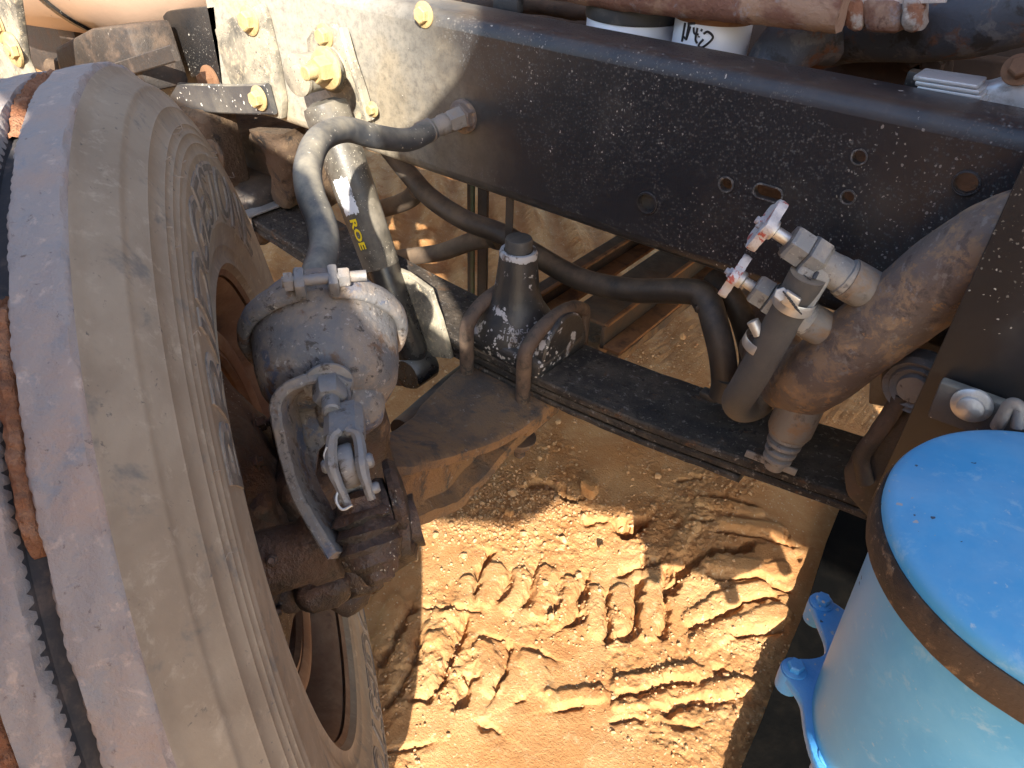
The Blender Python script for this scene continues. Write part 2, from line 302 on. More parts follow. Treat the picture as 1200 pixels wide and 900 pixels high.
m_bluerust = M('blued_pipe', (0.060, 0.066, 0.080), 0.6, 0.2, [((0.16, 0.075, 0.042), 14, 0.48, 0.58, 0.95), ((0.12, 0.115, 0.115), 30, 0.52, 0.62), ((0.03, 0.028, 0.028), 24, 0.54, 0.64)], bump=(0.5, 80, 0.003))
m_engine = M('engine_brown', (0.06, 0.04, 0.03), 0.8, 0.0, [((0.12, 0.075, 0.05), 9, 0.45, 0.7), ((0.03, 0.027, 0.025), 18, 0.55, 0.7)], (), (DUST, 0.2), bump=(0.4, 60, 0.004))
m_alu = M('cast_aluminium', (0.52, 0.53, 0.54), 0.45, 0.6, [((0.36, 0.34, 0.32), 30, 0.5, 0.72, 0.8)], bump=(0.3, 120, 0.002))
m_brownc = M('brown_casting', (0.070, 0.044, 0.027), 0.9, 0.0, [((0.14, 0.088, 0.048), 9, 0.44, 0.66), ((0.022, 0.016, 0.013), 17, 0.52, 0.64), ((0.17, 0.12, 0.07), 70, .58, .70)], (), (DUST, 0.2), bump=(0.9, 70, 0.006))
m_darkbox = M('dusty_dark_steel', (0.024, 0.021, 0.02), 0.6, 0.0, [((0.09, 0.06, 0.042), 12, 0.45, 0.7, 0.9), ((0.15, 0.13, 0.11), 110, 0.62, 0.72, 1.0)], (), (DUST, 0.25), bump=(0.5, 70, 0.004))
m_beige = M('beige_paint', (0.53, 0.37, 0.27), 0.4, 0.0, [((0.42, 0.30, 0.22), 7, 0.5, 0.8)], [((0.2, 0.13, 0.09), 60, 0.2, 6, 0.55)], (DUST, 0.25), bump=(0.1, 40, 0.002))
m_yellow = M('sticker_yellow', (0.72, 0.52, 0.01), 0.5, bump=None)
m_stick = M('sticker_white', (0.55, 0.56, 0.58), 0.5, 0.0, [((0.20, 0.20, 0.21), 60, 0.55, 0.62)], bump=None)
m_green = M('green_post', (0.05, 0.075, 0.035), 0.7, 0.0, [((0.10, 0.07, 0.045), 14, 0.45, 0.7)], (), (DUST, 0.3))
m_rust = M('rust_flat', (0.20, 0.10, 0.05), 0.9, 0.0, [((0.11, 0.055, 0.03), 20, 0.45, 0.7)])

# ================================================================== GROUND
def vnoise(x, y, seed):
    xi, yi = np.floor(x).astype(np.int64), np.floor(y).astype(np.int64); fx, fy = x - xi, y - yi
    fx, fy = fx * fx * (3 - 2 * fx), fy * fy * (3 - 2 * fy)
    def h(a, b):
        q = (a * 374761393 + b * 668265263 + seed * 1442695041) & 0x7fffffff
        q = ((q ^ (q >> 13)) * 1274126177) & 0x7fffffff
        return ((q ^ (q >> 16)) & 0xffff) / 65535.0
    return (h(xi, yi) * (1 - fx) + h(xi + 1, yi) * fx) * (1 - fy) + (h(xi, yi + 1) * (1 - fx) + h(xi + 1, yi + 1) * fx) * fy
def fbm(x, y, s, oct=4, seed=1): return sum(0.5 ** i * (vnoise(x * s * 2 ** i, y * s * 2 ** i, seed + i) - 0.5) for i in range(oct))
def zz(pts): return [at(430 + a * 0.4583, 500 + b * 0.4583, z=0)[:2] for a, b in pts]
GROOVES = [  # (polyline on the ground, depth, half width)
 (zz([(118, 455), (85, 530), (40, 600)]), .020, .008), (zz([(138, 535), (110, 610), (45, 710)]), .022, .009), (zz([(245, 485), (228, 560), (200, 630), (150, 690), (105, 690)]), .022, .008),
 (zz([(315, 320), (290, 380), (283, 425)]), .020, .009), (zz([(438, 360), (420, 400), (408, 450)]), .016, .006), (zz([(570, 380), (555, 430), (548, 475), (515, 500)]), .028, .009),
 (zz([(628, 415), (622, 470), (615, 528)]), .026, .009), (zz([(705, 380), (700, 440), (690, 512), (650, 528)]), .026, .010), (zz([(770, 350), (763, 400), (768, 480), (760, 520)]), .018, .008),
 (zz([(985, 300), (920, 302), (860, 325), (800, 365), (765, 420)]), .030, .020), (zz([(875, 368), (930, 378), (990, 372), (1080, 408)]), .018, .007), (zz([(1038, 428), (960, 437), (905, 465), (842, 502)]), .024, .010),
 (zz([(825, 238), (885, 238)]), .015, .006), (zz([(845, 182), (900, 175), (985, 195)]), .016, .006), (zz([(362, 555), (357, 620), (325, 685)]), .020, .007), (zz([(268, 635), (235, 705)]), .020, .010),
 (zz([(645, 678), (720, 660), (760, 650), (835, 635)]), .016, .008), (zz([(765, 718), (800, 700), (855, 692)]), .020, .012), (zz([(475, 714), (548, 700)]), .014, .007), (zz([(940, 514), (1065, 506)]), .014, .007),
 (zz([(805, 137), (855, 130)]), .012, .006), (zz([(655, 360), (690, 350), (752, 322)]), .020, .011), (zz([(650, 250), (690, 262), (712, 232)]), .045, .022), (zz([(370, 360), (345, 440)]), .012, .006), (zz([(505, 395), (480, 480)]), .012, .006),
 (zz([(890, 612), (905, 600)]), .02, .012), (zz([(290, 520), (345, 535)]), .010, .006), (zz([(420, 560), (490, 590)]), .010, .005), (zz([(150, 450), (280, 470)]), .008, .006), (zz([(1080, 270), (1100, 330)]), .012, .008),
 (zz([(900, 265), (960, 270), (1090, 295)]), .014, .007), (zz([(50, 820), (170, 800)]), .012, .006), (zz([(300, 760), (340, 780)]), .014, .010), (zz([(790, 750), (850, 760)]), .012, .010), (zz([(560, 240), (600, 235)]), .014, .010),
 (zz([(420, 150), (470, 140), (520, 165)]), .030, .020), (zz([(20, 330), (10, 420)]), .016, .008), (zz([(890, 690), (960, 670)]), .012, .007), (zz([(380, 700), (395, 690)]), .014, .010), (zz([(640, 745), (700, 735)]), .010, .006)]
def axis_pts(a, b, step, c, d, step2, far):
    core = np.arange(a, b, step); l = a - np.cumsum(np.full(int((a - c) / step2), step2)); r = core[-1] + np.cumsum(np.full(int((d - b) / step2), step2))
    lo, hi, s = [], [], step2
    while s < far: s *= 1.6; lo.append(l[-1] - s); hi.append(r[-1] + s)
    return np.concatenate([lo[::-1], l[::-1], core, r, hi])
gx = axis_pts(-1.0, 0.02, 0.0024, -3.2, 1.2, 0.03, 90); gy = axis_pts(-0.60, 0.62, 0.0026, -2.0, 4.0, 0.03, 90)
GX, GY = np.meshgrid(gx, gy, indexing='ij'); X_, Y_ = GX.ravel(), GY.ravel()
near = np.exp(-((np.maximum(np.abs(X_ + 0.5) - 2.0, 0)) ** 2 + np.maximum(np.abs(Y_ - 0.5) - 2.5, 0) ** 2))
wx = X_ + 0.012 * fbm(X_, Y_, 14, 3, 41) + 0.0055 * fbm(X_, Y_, 80, 3, 44); wy = Y_ + 0.012 * fbm(X_, Y_, 14, 3, 51) + 0.0055 * fbm(X_, Y_, 80, 3, 54)
H = near * (0.030 * fbm(X_, Y_, 1.3, 3, 3) + 0.006 * fbm(X_, Y_, 9, 2, 5))
crumb = np.clip((fbm(X_, Y_, 5.5, 3, 9) - 0.02) * 5, 0, 1)
H += near * (0.12 + 0.8 * crumb) * 0.0045 * fbm(X_, Y_, 85, 3, 11) + near * crumb * 0.0045 * np.abs(fbm(X_, Y_, 130, 2, 15))
core = (X_ > -1.1) & (X_ < 0.12) & (Y_ > -0.7) & (Y_ < 0.75); idx = np.where(core)[0]; cx_, cy_ = wx[idx], wy[idx]; dh = np.zeros(len(idx))
for pl, dep, hw in GROOVES:
    pl = np.array(pl); dm = np.full(len(idx), 9.0); sd = np.zeros(len(idx)); hwn = hw * np.clip(.62 + 1.5 * fbm(X_[idx], Y_[idx], 38, 3, int(dep * 9000 + pl[0][0] * 700) % 900 + 60), .12, 1.5)
    for a, b in zip(pl[:-1], pl[1:]):
        ab = b - a; L2 = ab @ ab; t = np.clip(((cx_ - a[0]) * ab[0] + (cy_ - a[1]) * ab[1]) / L2, 0, 1)
        ex, ey = cx_ - a[0] - t * ab[0], cy_ - a[1] - t * ab[1]; d = np.hypot(ex, ey); m = d < dm; dm[m] = d[m]; sd[m] = (ex * ab[1] - ey * ab[0])[m]
    g = 1 / (1 + np.exp(np.clip((dm - hwn) / 0.0008, -50, 50))); dh -= dep * .6 * g
    dh += 0.0016 * np.exp(-((dm - hw - 0.010) / 0.016) ** 2) - np.where(sd > 0, 1, 0) * dep * .28 * np.exp(-dm / .022) * (dm < .09)
PADS = [([(592, 415), (585, 505)], 25), ([(660, 410), (650, 505)], 27), ([(735, 400), (725, 510)], 27), ([(520, 395), (488, 482)], 25), ([(462, 375), (440, 470)], 21), ([(395, 380), (370, 460)], 23), ([(330, 365), (308, 445)], 23), ([(262, 395), (225, 475)], 26),
        ([(838, 478), (920, 425), (1010, 402)], 27), ([(880, 342), (960, 348), (1062, 362)], 25), ([(925, 245), (1062, 262)], 22), ([(850, 550), (950, 490), (1060, 470)], 25), ([(860, 195), (990, 215)], 19), ([(300, 560), (322, 660)], 31), ([(172, 555), (130, 680)], 30), ([(92, 560), (60, 645)], 24), ([(78, 440), (45, 545)], 27), ([(195, 470), (165, 545)], 27),
        ([(420, 590), (460, 660)], 28), ([(640, 655), (830, 612)], 18), ([(640, 705), (760, 690)], 17), ([(870, 660), (980, 640)], 18), ([(480, 690), (590, 675)], 18), ([(800, 300), (830, 240)], 20)]
soft = 0.0011 + 0.003 * np.clip(fbm(cx_, cy_, 30, 2, 77) + .15, 0, .5)
for pts, hwz in PADS:
    pl = np.array(zz(pts)); dm = np.full(len(idx), 9.0); hw = np.linalg.norm(np.array(zz([pts[0]])[0]) - np.array(zz([(pts[0][0] + hwz, pts[0][1])])[0])) * np.clip(.92 + .5 * fbm(cx_, cy_, 26, 2, int(pts[0][0])), .6, 1.2)
    for a, b in zip(pl[:-1], pl[1:]):
        ab = b - a; t = np.clip(((cx_ - a[0]) * ab[0] + (cy_ - a[1]) * ab[1]) / (ab @ ab), 0, 1); dm = np.minimum(dm, np.hypot(cx_ - a[0] - t * ab[0], cy_ - a[1] - t * ab[1]))
    dh += 0.0075 / (1 + np.exp(np.clip((dm - hw) / soft, -50, 50)))
dh = np.maximum(dh, -0.05)
H[idx] += dh
# old tyre-tread ridges pressed into the ground under the truck, seen through the gaps
far = np.exp(-(((X_ + 1.7) / 0.8) ** 2 + ((Y_ - 1.1) / 0.7) ** 2)); H += far * 0.05 * np.clip(np.sin((X_ * 0.75 + Y_ * 0.65 + 0.05 * fbm(X_, Y_, 4, 2, 71)) * 48), -0.3, 0.6)
nx, ny = len(gx), len(gy); I = np.arange(nx * ny).reshape(nx, ny)
gf = np.stack([I[:-1, :-1], I[1:, :-1], I[1:, 1:], I[:-1, 1:]], -1).reshape(-1, 4)
me = bpy.data.meshes.new('ground'); me.vertices.add(nx * ny); me.vertices.foreach_set('co', np.stack([X_, Y_, H], -1).astype(np.float32).ravel())
me.loops.add(gf.size); me.loops.foreach_set('vertex_index', gf.astype(np.int32).ravel()); me.polygons.add(len(gf))
me.polygons.foreach_set('loop_start', np.arange(0, gf.size, 4, dtype=np.int32)); me.update(calc_edges=True); me.validate(); me.shade_smooth()
m_soil = M('red_soil', (0.42, 0.205, 0.080), 1.0, 0.0, [((0.50, 0.285, 0.125), 6, 0.40, 0.66), ((0.34, 0.145, 0.055), 11, 0.55, 0.75), ((0.55, 0.36, 0.185), 55, 0.54, 0.75)],
           [((0.56, 0.40, 0.23), 160, 0.40, 6, 0.50)], bump=(0.8, 200, 0.005), spec=0.05)
me.materials.append(m_soil); g = bpy.data.objects.new('ground', me); COL.objects.link(g); g['kind'] = 'structure'; g['label'] = 'orange red dirt with deep tyre lug prints'
# gravel crumbs
def ground_h(x, y): 
    i = np.clip(np.searchsorted(gx, x), 0, nx - 1); j = np.clip(np.searchsorted(gy, y), 0, ny - 1); return H[i * ny + j]
ico = bmesh.new(); bmesh.ops.create_icosphere(ico, subdivisions=1, radius=1.0); iv, if_ = from_bm(ico); if_ = np.array(if_)
PV, PF = [], []; nP = 0
N = 9000; rx, ry = RNG.uniform(-1.3, 0.1, N), RNG.uniform(-0.62, 1.0, N)
keep = (fbm(rx, ry, 5.5, 3, 9) + 0.10 + 0.25 * fbm(rx, ry, 2.2, 2, 33) + RNG.normal(0, .08, N)) > 0.05
extra = np.array([[*at(430 + a * .4583, 500 + b * .4583, z=0)[:2]] for a, b in zip(RNG.normal(330, 130, 1500), RNG.normal(190, 60, 1500))])
rx, ry = np.concatenate([rx[keep], extra[:, 0]]), np.concatenate([ry[keep], extra[:, 1]])
for x, y in zip(rx, ry):
    s = 0.0016 + 0.0030 * RNG.random() ** 3 + (0.006 if RNG.random() < 0.010 else 0)
    k = iv * (s * RNG.uniform(0.6, 1.25, (1, 3))) * RNG.uniform(0.75, 1.2, (12 if len(iv) == 12 else len(iv), 1)); a = RNG.uniform(0, 6.28); c_, s_ = math.cos(a), math.sin(a)
    k = k @ np.array([[c_, s_, 0], [-s_, c_, 0], [0, 0, 1]]); k += [x, y, ground_h(x, y) + s * 0.25]; PV.append(k); PF.append(if_ + nP); nP += len(k)
gr = obj('gravel', (np.concatenate(PV), np.concatenate(PF).tolist()), M('gravel_crumbs', (0.44, 0.25, 0.12), 1.0, 0.0, [((0.50, 0.33, 0.18), 40, 0.45, 0.65), ((0.33, 0.15, 0.07), 25, 0.55, 0.7)], bump=None, spec=0.05), None, smooth=False)
gr['kind'] = 'stuff'; gr['label'] = 'small crumbs of dry orange soil and gravel'; gr['category'] = 'gravel'
def clod(px, py, s, label, seed):
    p = at(px, py, z=0.0); m = rough(subdivide(box(p + V(0, 0, s * 0.35), (s * 1.1, s * 0.9, s), bevel=s * 0.2), 2), s * 0.16, 1.6 / s, seed)
    tag(obj('dirt_clod', m, m_soil, None, 60), label, 'clod', 'loose clods on the ground')
clod(690, 577, 0.034, 'largest loose dirt clod beside the shadow edge below the axle', 1)
clod(597, 603, 0.016, 'pale dirt clod lying in the shadow edge near the axle', 2)
clod(706, 644, 0.012, 'tiny pale dirt clod left of the dark hole in the dirt', 3)

# ================================================================== CHASSIS RAIL
ZT, ZB = 0.966, 0.697
fr = thing('frame_rail', 'long black steel chassis rail speckled with dried mud splashes', 'chassis rail', (-0.6, 0, ZB))
def wx_(px, py): p = at(px, py, y=0); return p[0], p[2]
def whole(px, py, rpx, rx=None):
    x, z = wx_(px, py); k = at(px, py, y=0); d = (k - CAM) @ V(AX[2], AY[2], AZ[2]); r = rpx * d / F_PX
    return ring2(x, z, r, 18, None if rx is None else rx * d / F_PX)
holes = [whole(851, 216, 8), whole(900, 226, 8, 17), whole(1007, 184, 8), whole(994, 231, 7.5), whole(1132, 215, 12.5), whole(758, 238, 12)]
obj('web', plate([(-1.50, ZB + 0.022), (1.6, ZB + 0.022), (1.6, ZT - 0.022), (-1.50, ZT - 0.022)], holes, (0, 0.010, 0), XA, ZA, 0.010), m_rail, fr)
def flange(sgn, zc):
    prof = [(0, -0.022), (0.0017, -0.0136), (0.0064, -0.0064), (0.0136, -0.0017), (0.022, 0)]; out = [(y, zc + sgn * z) for y, z in prof] + [(0.085, zc)]
    inn = [(y, zc - sgn * 0.010) for y in (0.085, 0.022)] + [(0.0136, zc - sgn * 0.0125), (0.010, zc - sgn * 0.022)]
    sec = out + inn; xs = np.linspace(-1.50, 1.6, 60); vs = [[x, y, z] for x in xs for y, z in sec]; m = len(sec)
    fs = [[i * m + j, i * m + (j + 1) % m, (i + 1) * m + (j + 1) % m, (i + 1) * m + j] for i in range(59) for j in range(m)]
    return np.array(vs), fs + [list(range(m)), [59 * m + j for j in range(m)]]
obj('top_flange', flange(1, ZT), m_rail, fr); obj('bottom_flange', flange(-1, ZB), m_rail, fr)
for (px, py, r) in ((758, 238, 12), (1132, 215, 12.5)):
    p = at(px, py, y=0.012); d = 0.0016
    obj('hole_plug', lathe([(r * d * 0.80, 0.004), (r * d * 0.80, -0.001), (r * d * 0.6, -0.002), (0, -0.002)], p, YA, 20), m_rubber, fr) if px < 800 else None
for (px, py, r, rx) in ((851, 216, 8, 0), (1007, 184, 8, 0), (994, 231, 7.5, 0), (900, 226, 8, 17)):
    p = at(px, py, y=0); d = (p - CAM) @ V(AX[2], AY[2], AZ[2]); k = d / F_PX; o_ = ring2(0, 0, (r + 1.7) * k, 22, (rx + 1.7) * k if rx else None); i_ = ring2(0, 0, (r - .2) * k, 22, (rx - .2) * k if rx else None)
    obj('hole_edge', rough(plate(o_, [i_], (p[0], -.0004, p[2]), XA, ZA, .0012), .0006, 300), m_holeedge, fr)
# raised washers round two holes
for (px, py, r) in ((758, 238, 13), (1132, 215, 15)):
    p = at(px, py, y=-0.0005); d = (p - CAM) @ V(AX[2], AY[2], AZ[2]); r = r * d / F_PX
    obj('hole_rim', lathe([(r * 1.06, 0.003), (r * 1.0, -0.0022), (r * 0.90, -0.0026), (r * 0.86, 0.004)], p, YA, 24, cap0=False, cap1=False), m_rail, fr)
for i, (px, py, r, lab) in enumerate([(497, 17, 0.013, None)]):
    obj('bolt', hexbolt(at(px, py, y=-0.0005), -YA, r, 0.010, True), m_bolt, fr)
# far rail
f2 = thing('frame_rail', 'far chassis rail hidden in shade behind the engine', 'chassis rail', (-0.6, 0.95, ZB))
obj('web', box((-0.8, 0.945, (ZT + ZB) / 2), (4.8, 0.010, ZT - ZB), bevel=0.002), m_chan, f2); obj('top_flange', box((-0.8, 0.905, ZT - 0.005), (4.8, 0.075, 0.010), bevel=0.002), m_chan, f2); obj('bottom_flange', box((-0.8, 0.905, ZB + 0.005), (4.8, 0.075, 0.010), bevel=0.002), m_chan, f2)

# ================================================================== WHEEL
WC = V(-0.613, -0.565, 0.51); NN = V(math.cos(.962) * math.cos(.128), math.sin(.962) * math.cos(.128), math.sin(.128))
TT = unit(np.cross(ZA, NN)); TT = TT if TT[0] > 0 else -TT; UU = np.cross(NN, TT); UU = UU if UU[2] > 0 else -UU
def wp(r, a, ph): return WC + NN * a + r * (math.cos(ph) * UU - math.sin(ph) * TT)
wh = thing('truck_wheel', 'dusty truck wheel turned inwards with a worn rubber tyre on a rusty rim', 'wheel', WC - UU * 0.512)
SIDE = [(0.292, 0.004), (0.298, 0.012), (0.306, 0.013), (0.313, 0.0145), (0.318, 0.017), (0.3195, 0.0185), (0.321, 0.018), (0.333, 0.0235), (0.342, 0.0275), (0.3435, 0.0290), (0.345, 0.0284), (0.370, 0.0335), (0.395, 0.0360), (0.4155, 0.0352), (0.417, 0.0362), (0.4185, 0.0349),
        (0.4275, 0.0335), (0.4285, 0.0345), (0.4295, 0.0332), (0.4375, 0.0310), (0.4385, 0.0320), (0.4395, 0.0306), (0.4475, 0.0275), (0.4485, 0.0285), (0.4495, 0.0270), (0.4655, 0.0195), (0.4665, 0.0200), (0.4675, 0.0182),
        (0.4790, 0.0100), (0.4800, 0.0085), (0.4850, 0.0050), (0.4870, 0.0046), (0.4890, 0.0024), (0.4990, -0.0120), (0.5040, -0.0175), (0.5080, -0.0195), (0.5100, -0.0215)]
SIDE = [(r, a * .72 if a > 0.013 and r < .46 and r > .306 else (a if r < .306 else a * .72 if a > 0 else a)) for r, a in SIDE]
def side_a(r): return float(np.interp(r, [q[0] for q in SIDE], [q[1] for q in SIDE]))
SEG = 1080; TH = np.linspace(0, 2 * math.pi, SEG, endpoint=False)
def tyre_rings(prof):
    vs = np.concatenate([WC + NN[None] * np.asarray(a).reshape(-1, 1) + np.asarray(r).reshape(-1, 1) * (np.outer(np.cos(TH), UU) - np.outer(np.sin(TH), TT)) for r, a in prof]); n = len(prof)
    J = np.arange(SEG); K = (J + 1) % SEG
    fs = np.concatenate([np.stack([i * SEG + J, i * SEG + K, (i + 1) * SEG + K, (i + 1) * SEG + J], -1) for i in range(n - 1)]); return vs, fs.tolist()
one = np.ones(SEG)
outer = [(r, -0.21 - a) for r, a in SIDE[::-1]]
tyre = obj('tyre', tyre_rings([(r * one, a * one) for r, a in SIDE]), m_tyre, wh, 60)
sub('outer_sidewall', tyre_rings([(r * one, a * one) for r, a in outer]), m_tyre, tyre, sharp=60)
# tread ribs between circumferential grooves, groove walls carrying small sipes
edge = np.where((np.arange(SEG) % 3) == 0, 0.0008, 0.0)
wig = 0.0006 * np.sin(TH * 37) + 0.0005 * np.sin(TH * 91)
bumpy = np.array([noise.noise(Vector((math.cos(t) * 9, math.sin(t) * 9, 0.3))) for t in TH]) * 0.0012
ribs = [(-0.0215, -0.058), (-0.072, -0.099), (-0.111, -0.138), (-0.152, -0.1885)]
for i, (a0, a1) in enumerate(ribs):
    e0 = edge if i > 0 else 0 * edge; e1 = edge if i < 3 else 0 * edge
    pr = [((0.502 if i else 0.510) * one, (a0 - 0.0) * one - e0), (0.5125 * one + bumpy, (a0 - 0.001) * one - e0 + wig)]
    for k in np.linspace(0.08, 0.92, 7): pr.append((0.5145 * one + bumpy + 0.0007 * np.sin(TH * 53 + k * 9), (a0 + (a1 - a0) * k) * one))
    pr += [(0.5130 * one + bumpy, (a1 + 0.001) * one + e1 + wig), ((0.500 if i < 3 else 0.510) * one, a1 * one + e1)]
    sub('tread_rib', tyre_rings(pr), m_tread, tyre, sharp=50)
for a0, a1 in ((-0.0585, -0.0715), (-0.0995, -0.1105), (-0.1385, -0.1515)):
    sub('tread_groove', tyre_rings([(0.507 * one, a0 * one + 0.002), (0.4995 * one, a0 * one), (0.4995 * one, a1 * one), (0.507 * one, a1 * one - 0.002)]), m_groove, tyre)
# red mud packed into the first groove
def mud(ph0, ph1, a0, a1, seed):
    ph = np.linspace(math.radians(ph0), math.radians(ph1), 90); vs = []; m = 7
    for i, p in enumerate(ph):
        e = min(1, 6 * min(i, 89 - i) / 89 + 0.25)
        for k in range(m):
            s = k / (m - 1); nz = noise.noise(Vector((p * 40, s * 2.5, seed))); r = 0.5085 - .014 * (1 - e) ** 2 + 0.0050 * e * math.sin(math.pi * s) + 0.0045 * nz + .003 * noise.noise(Vector((p * 120, s * 5, seed))) - (0.006 if k in (0, m - 1) else 0)
            vs.append(wp(r, a0 + (a1 - a0) * s + 0.0012 * noise.noise(Vector((p * 70, seed, k))), p))
    return np.array(vs), [[i * m + k, i * m + k + 1, (i + 1) * m + k + 1, (i + 1) * m + k] for i in range(89) for k in range(m - 1)]
sub('packed_mud', mud(-8, 22, -0.056, -0.075, 1), m_mud, tyre); sub('packed_mud', mud(-46, -27, -0.056, -0.070, 2), m_mud, tyre); sub('packed_mud', mud(-75, -52, -0.097, -0.112, 3), m_mud, tyre)
def side_text(body, ph_c, dph, r0, r1):
    cu = bpy.data.curves.new('lettering', 'FONT'); cu.body = body; cu.size = 1.0; cu.align_x = 'CENTER'; cu.resolution_u = 3
    res = []
    for off, lift, mat_, nm in ((0.035, 0.0014, m_edge, 'letter_outline'), (-0.005, 0.0019, m_letter, 'lettering')):
        cu.offset = off; o = bpy.data.objects.new('t', cu); COL.objects.link(o); bpy.context.view_layer.update()
        dg = bpy.context.evaluated_depsgraph_get(); mm = bpy.data.meshes.new_from_object(o.evaluated_get(dg)); bpy.data.objects.remove(o)
        bm = bmesh.new(); bm.from_mesh(mm); bmesh.ops.triangulate(bm, faces=bm.faces[:])
        for _ in range(2):
            lg = [e for e in bm.edges if e.calc_length() > 0.22]
            if lg: bmesh.ops.subdivide_edges(bm, edges=lg, cuts=1); bmesh.ops.triangulate(bm, faces=bm.faces[:])
        rr = bmesh.ops.extrude_face_region(bm, geom=bm.faces[:]); top = {q for q in rr['geom'] if isinstance(q, bmesh.types.BMVert)}
        v, fl = [], [q in top for q in bm.verts]; wtot = max(q.co.x for q in bm.verts) - min(q.co.x for q in bm.verts)
        for q, tp in zip(bm.verts, fl):
            r = r0 + (r1 - r0) * q.co.y / 0.70; v.append(wp(r, side_a(r) + (lift if tp else -0.002), math.radians(ph_c + dph * q.co.x / wtot)))
        bm.verts.index_update(); fs = [[q.index for q in f.verts] for f in bm.faces]; bm.free(); bpy.data.meshes.remove(mm)
        sub(nm, (np.array(v), fs), mat_, tyre, sharp=30)
    bpy.data.curves.remove(cu)
side_text('BRIDGESTONE', 6, 100, 0.350, 0.408); side_text('BRIDGESTONE', 190, 100, 0.350, 0.408)
# small vent hairs on the sidewall
hm = []
for k in range(26):
    ph = RNG.uniform(-1.6, 1.2); r = RNG.choice([0.4285, 0.4385, 0.4485, 0.418]); p = wp(r, side_a(r), ph); hm.append(tube([p, p + NN * 0.004 + (RNG.random(3) - 0.5) * 0.006, p + NN * 0.005 + (RNG.random(3) - 0.5) * 0.010], 0.0003, 3, 5))
sub('rubber_hair', join(*hm), m_edge, tyre)['kind'] = 'stuff'
def wl(prof, segs=96, **k): return lathe([(r, a) for r, a in prof], WC, NN, segs, UU, cap0=False, cap1=False, **k)
rim = obj('rim', wl([(0.286, 0.0), (0.2925, 0.0045), (0.2965, 0.0020), (0.2955, -0.004), (0.288, -0.006), (0.2855, -0.004), (0.279, -0.012), (0.274, -0.035), (0.270, -0.06), (0.262, -0.085), (0.258, -0.14), (0.245, -0.16), (0.236, -0.17), (0.20, -0.172), (0.12, -0.18)]), m_rim, wh, 50)
sub('outer_rim_lip', wl([(0.258, -0.14), (0.272, -0.19), (0.286, -0.21), (0.2925, -0.2145), (0.2965, -0.212)]), m_rim, rim)
bd = obj('brake_drum', wl([(0.226, -0.165), (0.226, -0.055), (0.232, -0.050), (0.232, -0.034), (0.226, -0.030), (0.216, -0.030), (0.208, -0.036), (0.206, -0.15)]), m_rim, wh, 40)
sub('drum_lip', wl([(0.206, -0.058), (0.198, -0.044), (0.200, -0.036), (0.208, -0.038)]), m_rim, bd)
for k in range(8):
    ph = k * math.pi / 4 + 0.35; obj('vent_hole_edge', lathe([(0.021, 0), (0.0225, 0.003), (0.019, 0.004), (0.018, 0)], wp(0.155, -0.172, ph), NN, 16, cap0=False, cap1=False), m_rim, wh)

# ================================================================== KNUCKLE, SLACK ADJUSTER, BRAKE CHAMBER
KC = V(-0.393, -0.618, 0.652)                     # end of the brake cam shaft
kn = thing('steering_knuckle', 'grease caked black steering knuckle and brake spider inside the wheel', 'knuckle', WC + NN * 0.05 - ZA * 0.17)
def wob(a, k, s): return lambda th, h: a * (np.sin(th * k + s + h * 40) + 0.6 * np.sin(th * (k * 2 + 1) + s * 2 - h * 60))
obj('brake_spider', rough(lathe([(0.05, -0.075), (0.185, -0.066), (0.190, -0.050), (0.150, -0.034), (0.120, -0.012), (0.095, 0.0), (0.04, 0.010), (0, 0.012)], WC, NN, 48, UU, wob=wob(0.006, 5, 1)), 0.005, 26, 1), m_grease, kn, 50)
obj('spindle_body', rough(subdivide(box(WC + NN * 0.045 - UU * 0.005, (0.13, 0.15, 0.11), (TT, UU, NN), 0.03, 3), 1), 0.006, 30, 2), m_grease, kn, 50)
obj('king_pin_boss', rough(lathe([(0.03, -0.15), (0.044, -0.14), (0.046, -0.09), (0.040, -0.05), (0.040, 0.05), (0.046, 0.08), (0.046, 0.12), (0.03, 0.13), (0, 0.132)], WC + NN * 0.10, UU, 28), 0.003, 40, 3), m_grease, kn, 50)
camt = obj('cam_tube', rough(lathe([(0.040, -0.150), (0.032, -0.135), (0.030, -0.05), (0.0335, -0.045), (0.0335, -0.02), (0.027, -0.018), (0.026, 0.0)], KC - NN * 0.01, NN, 36), 0.0012, 60, 4), m_grease, kn, 40)
sub('grease_nipple', hexbolt(KC - NN * 0.085 + unit(CAM - KC) * 0.031, unit(CAM - KC), 0.0055, 0.006, False, 0.006), m_grease, camt)
for i, (px, py, d, s) in enumerate([(285, 545, .86, (.05, .05, .05)), (300, 600, .84, (.06, .045, .06)), (275, 505, .92, (.05, .04, .05)), (318, 650, .83, (.07, .05, .05)), (335, 690, .86, (.05, .05, .045)), (375, 668, .86, (.09, .06, .04)), (420, 668, .87, (.05, .05, .06)), (405, 690, .93, (.06, .05, .05)), (345, 505, .90, (.08, .05, .05)), (285, 690, .84, (.035, .04, .07))]):
    obj('casting_lobe', rough(subdivide(box(at(px, py, d=d), s, (TT, NN, UU), min(s) * 0.38, 3), 1), 0.006, 34, 5 + i), m_grease, kn, 55)
obj('steering_arm', rough(tube([at(330, 640, d=.90), at(380, 655, d=.90), at(430, 640, d=.93), at(455, 610, d=.98)], 0.026, 6, 14), 0.003, 40, 21), m_grease, kn, 50)
for px, py, d in ((300, 498, .90), (291, 545, .83), (312, 720, .83)):
    obj('nut', hexbolt(at(px, py, d=d), NN, 0.010, 0.010, True, 0.006), m_grease, kn)
EE = at(409, 545, d=.632)                          # clevis pin
sa = thing('slack_adjuster', 'dirty slack adjuster arm hanging from the brake chamber push rod', 'slack adjuster', KC - ZA * 0.05)
up = unit(EE - KC)
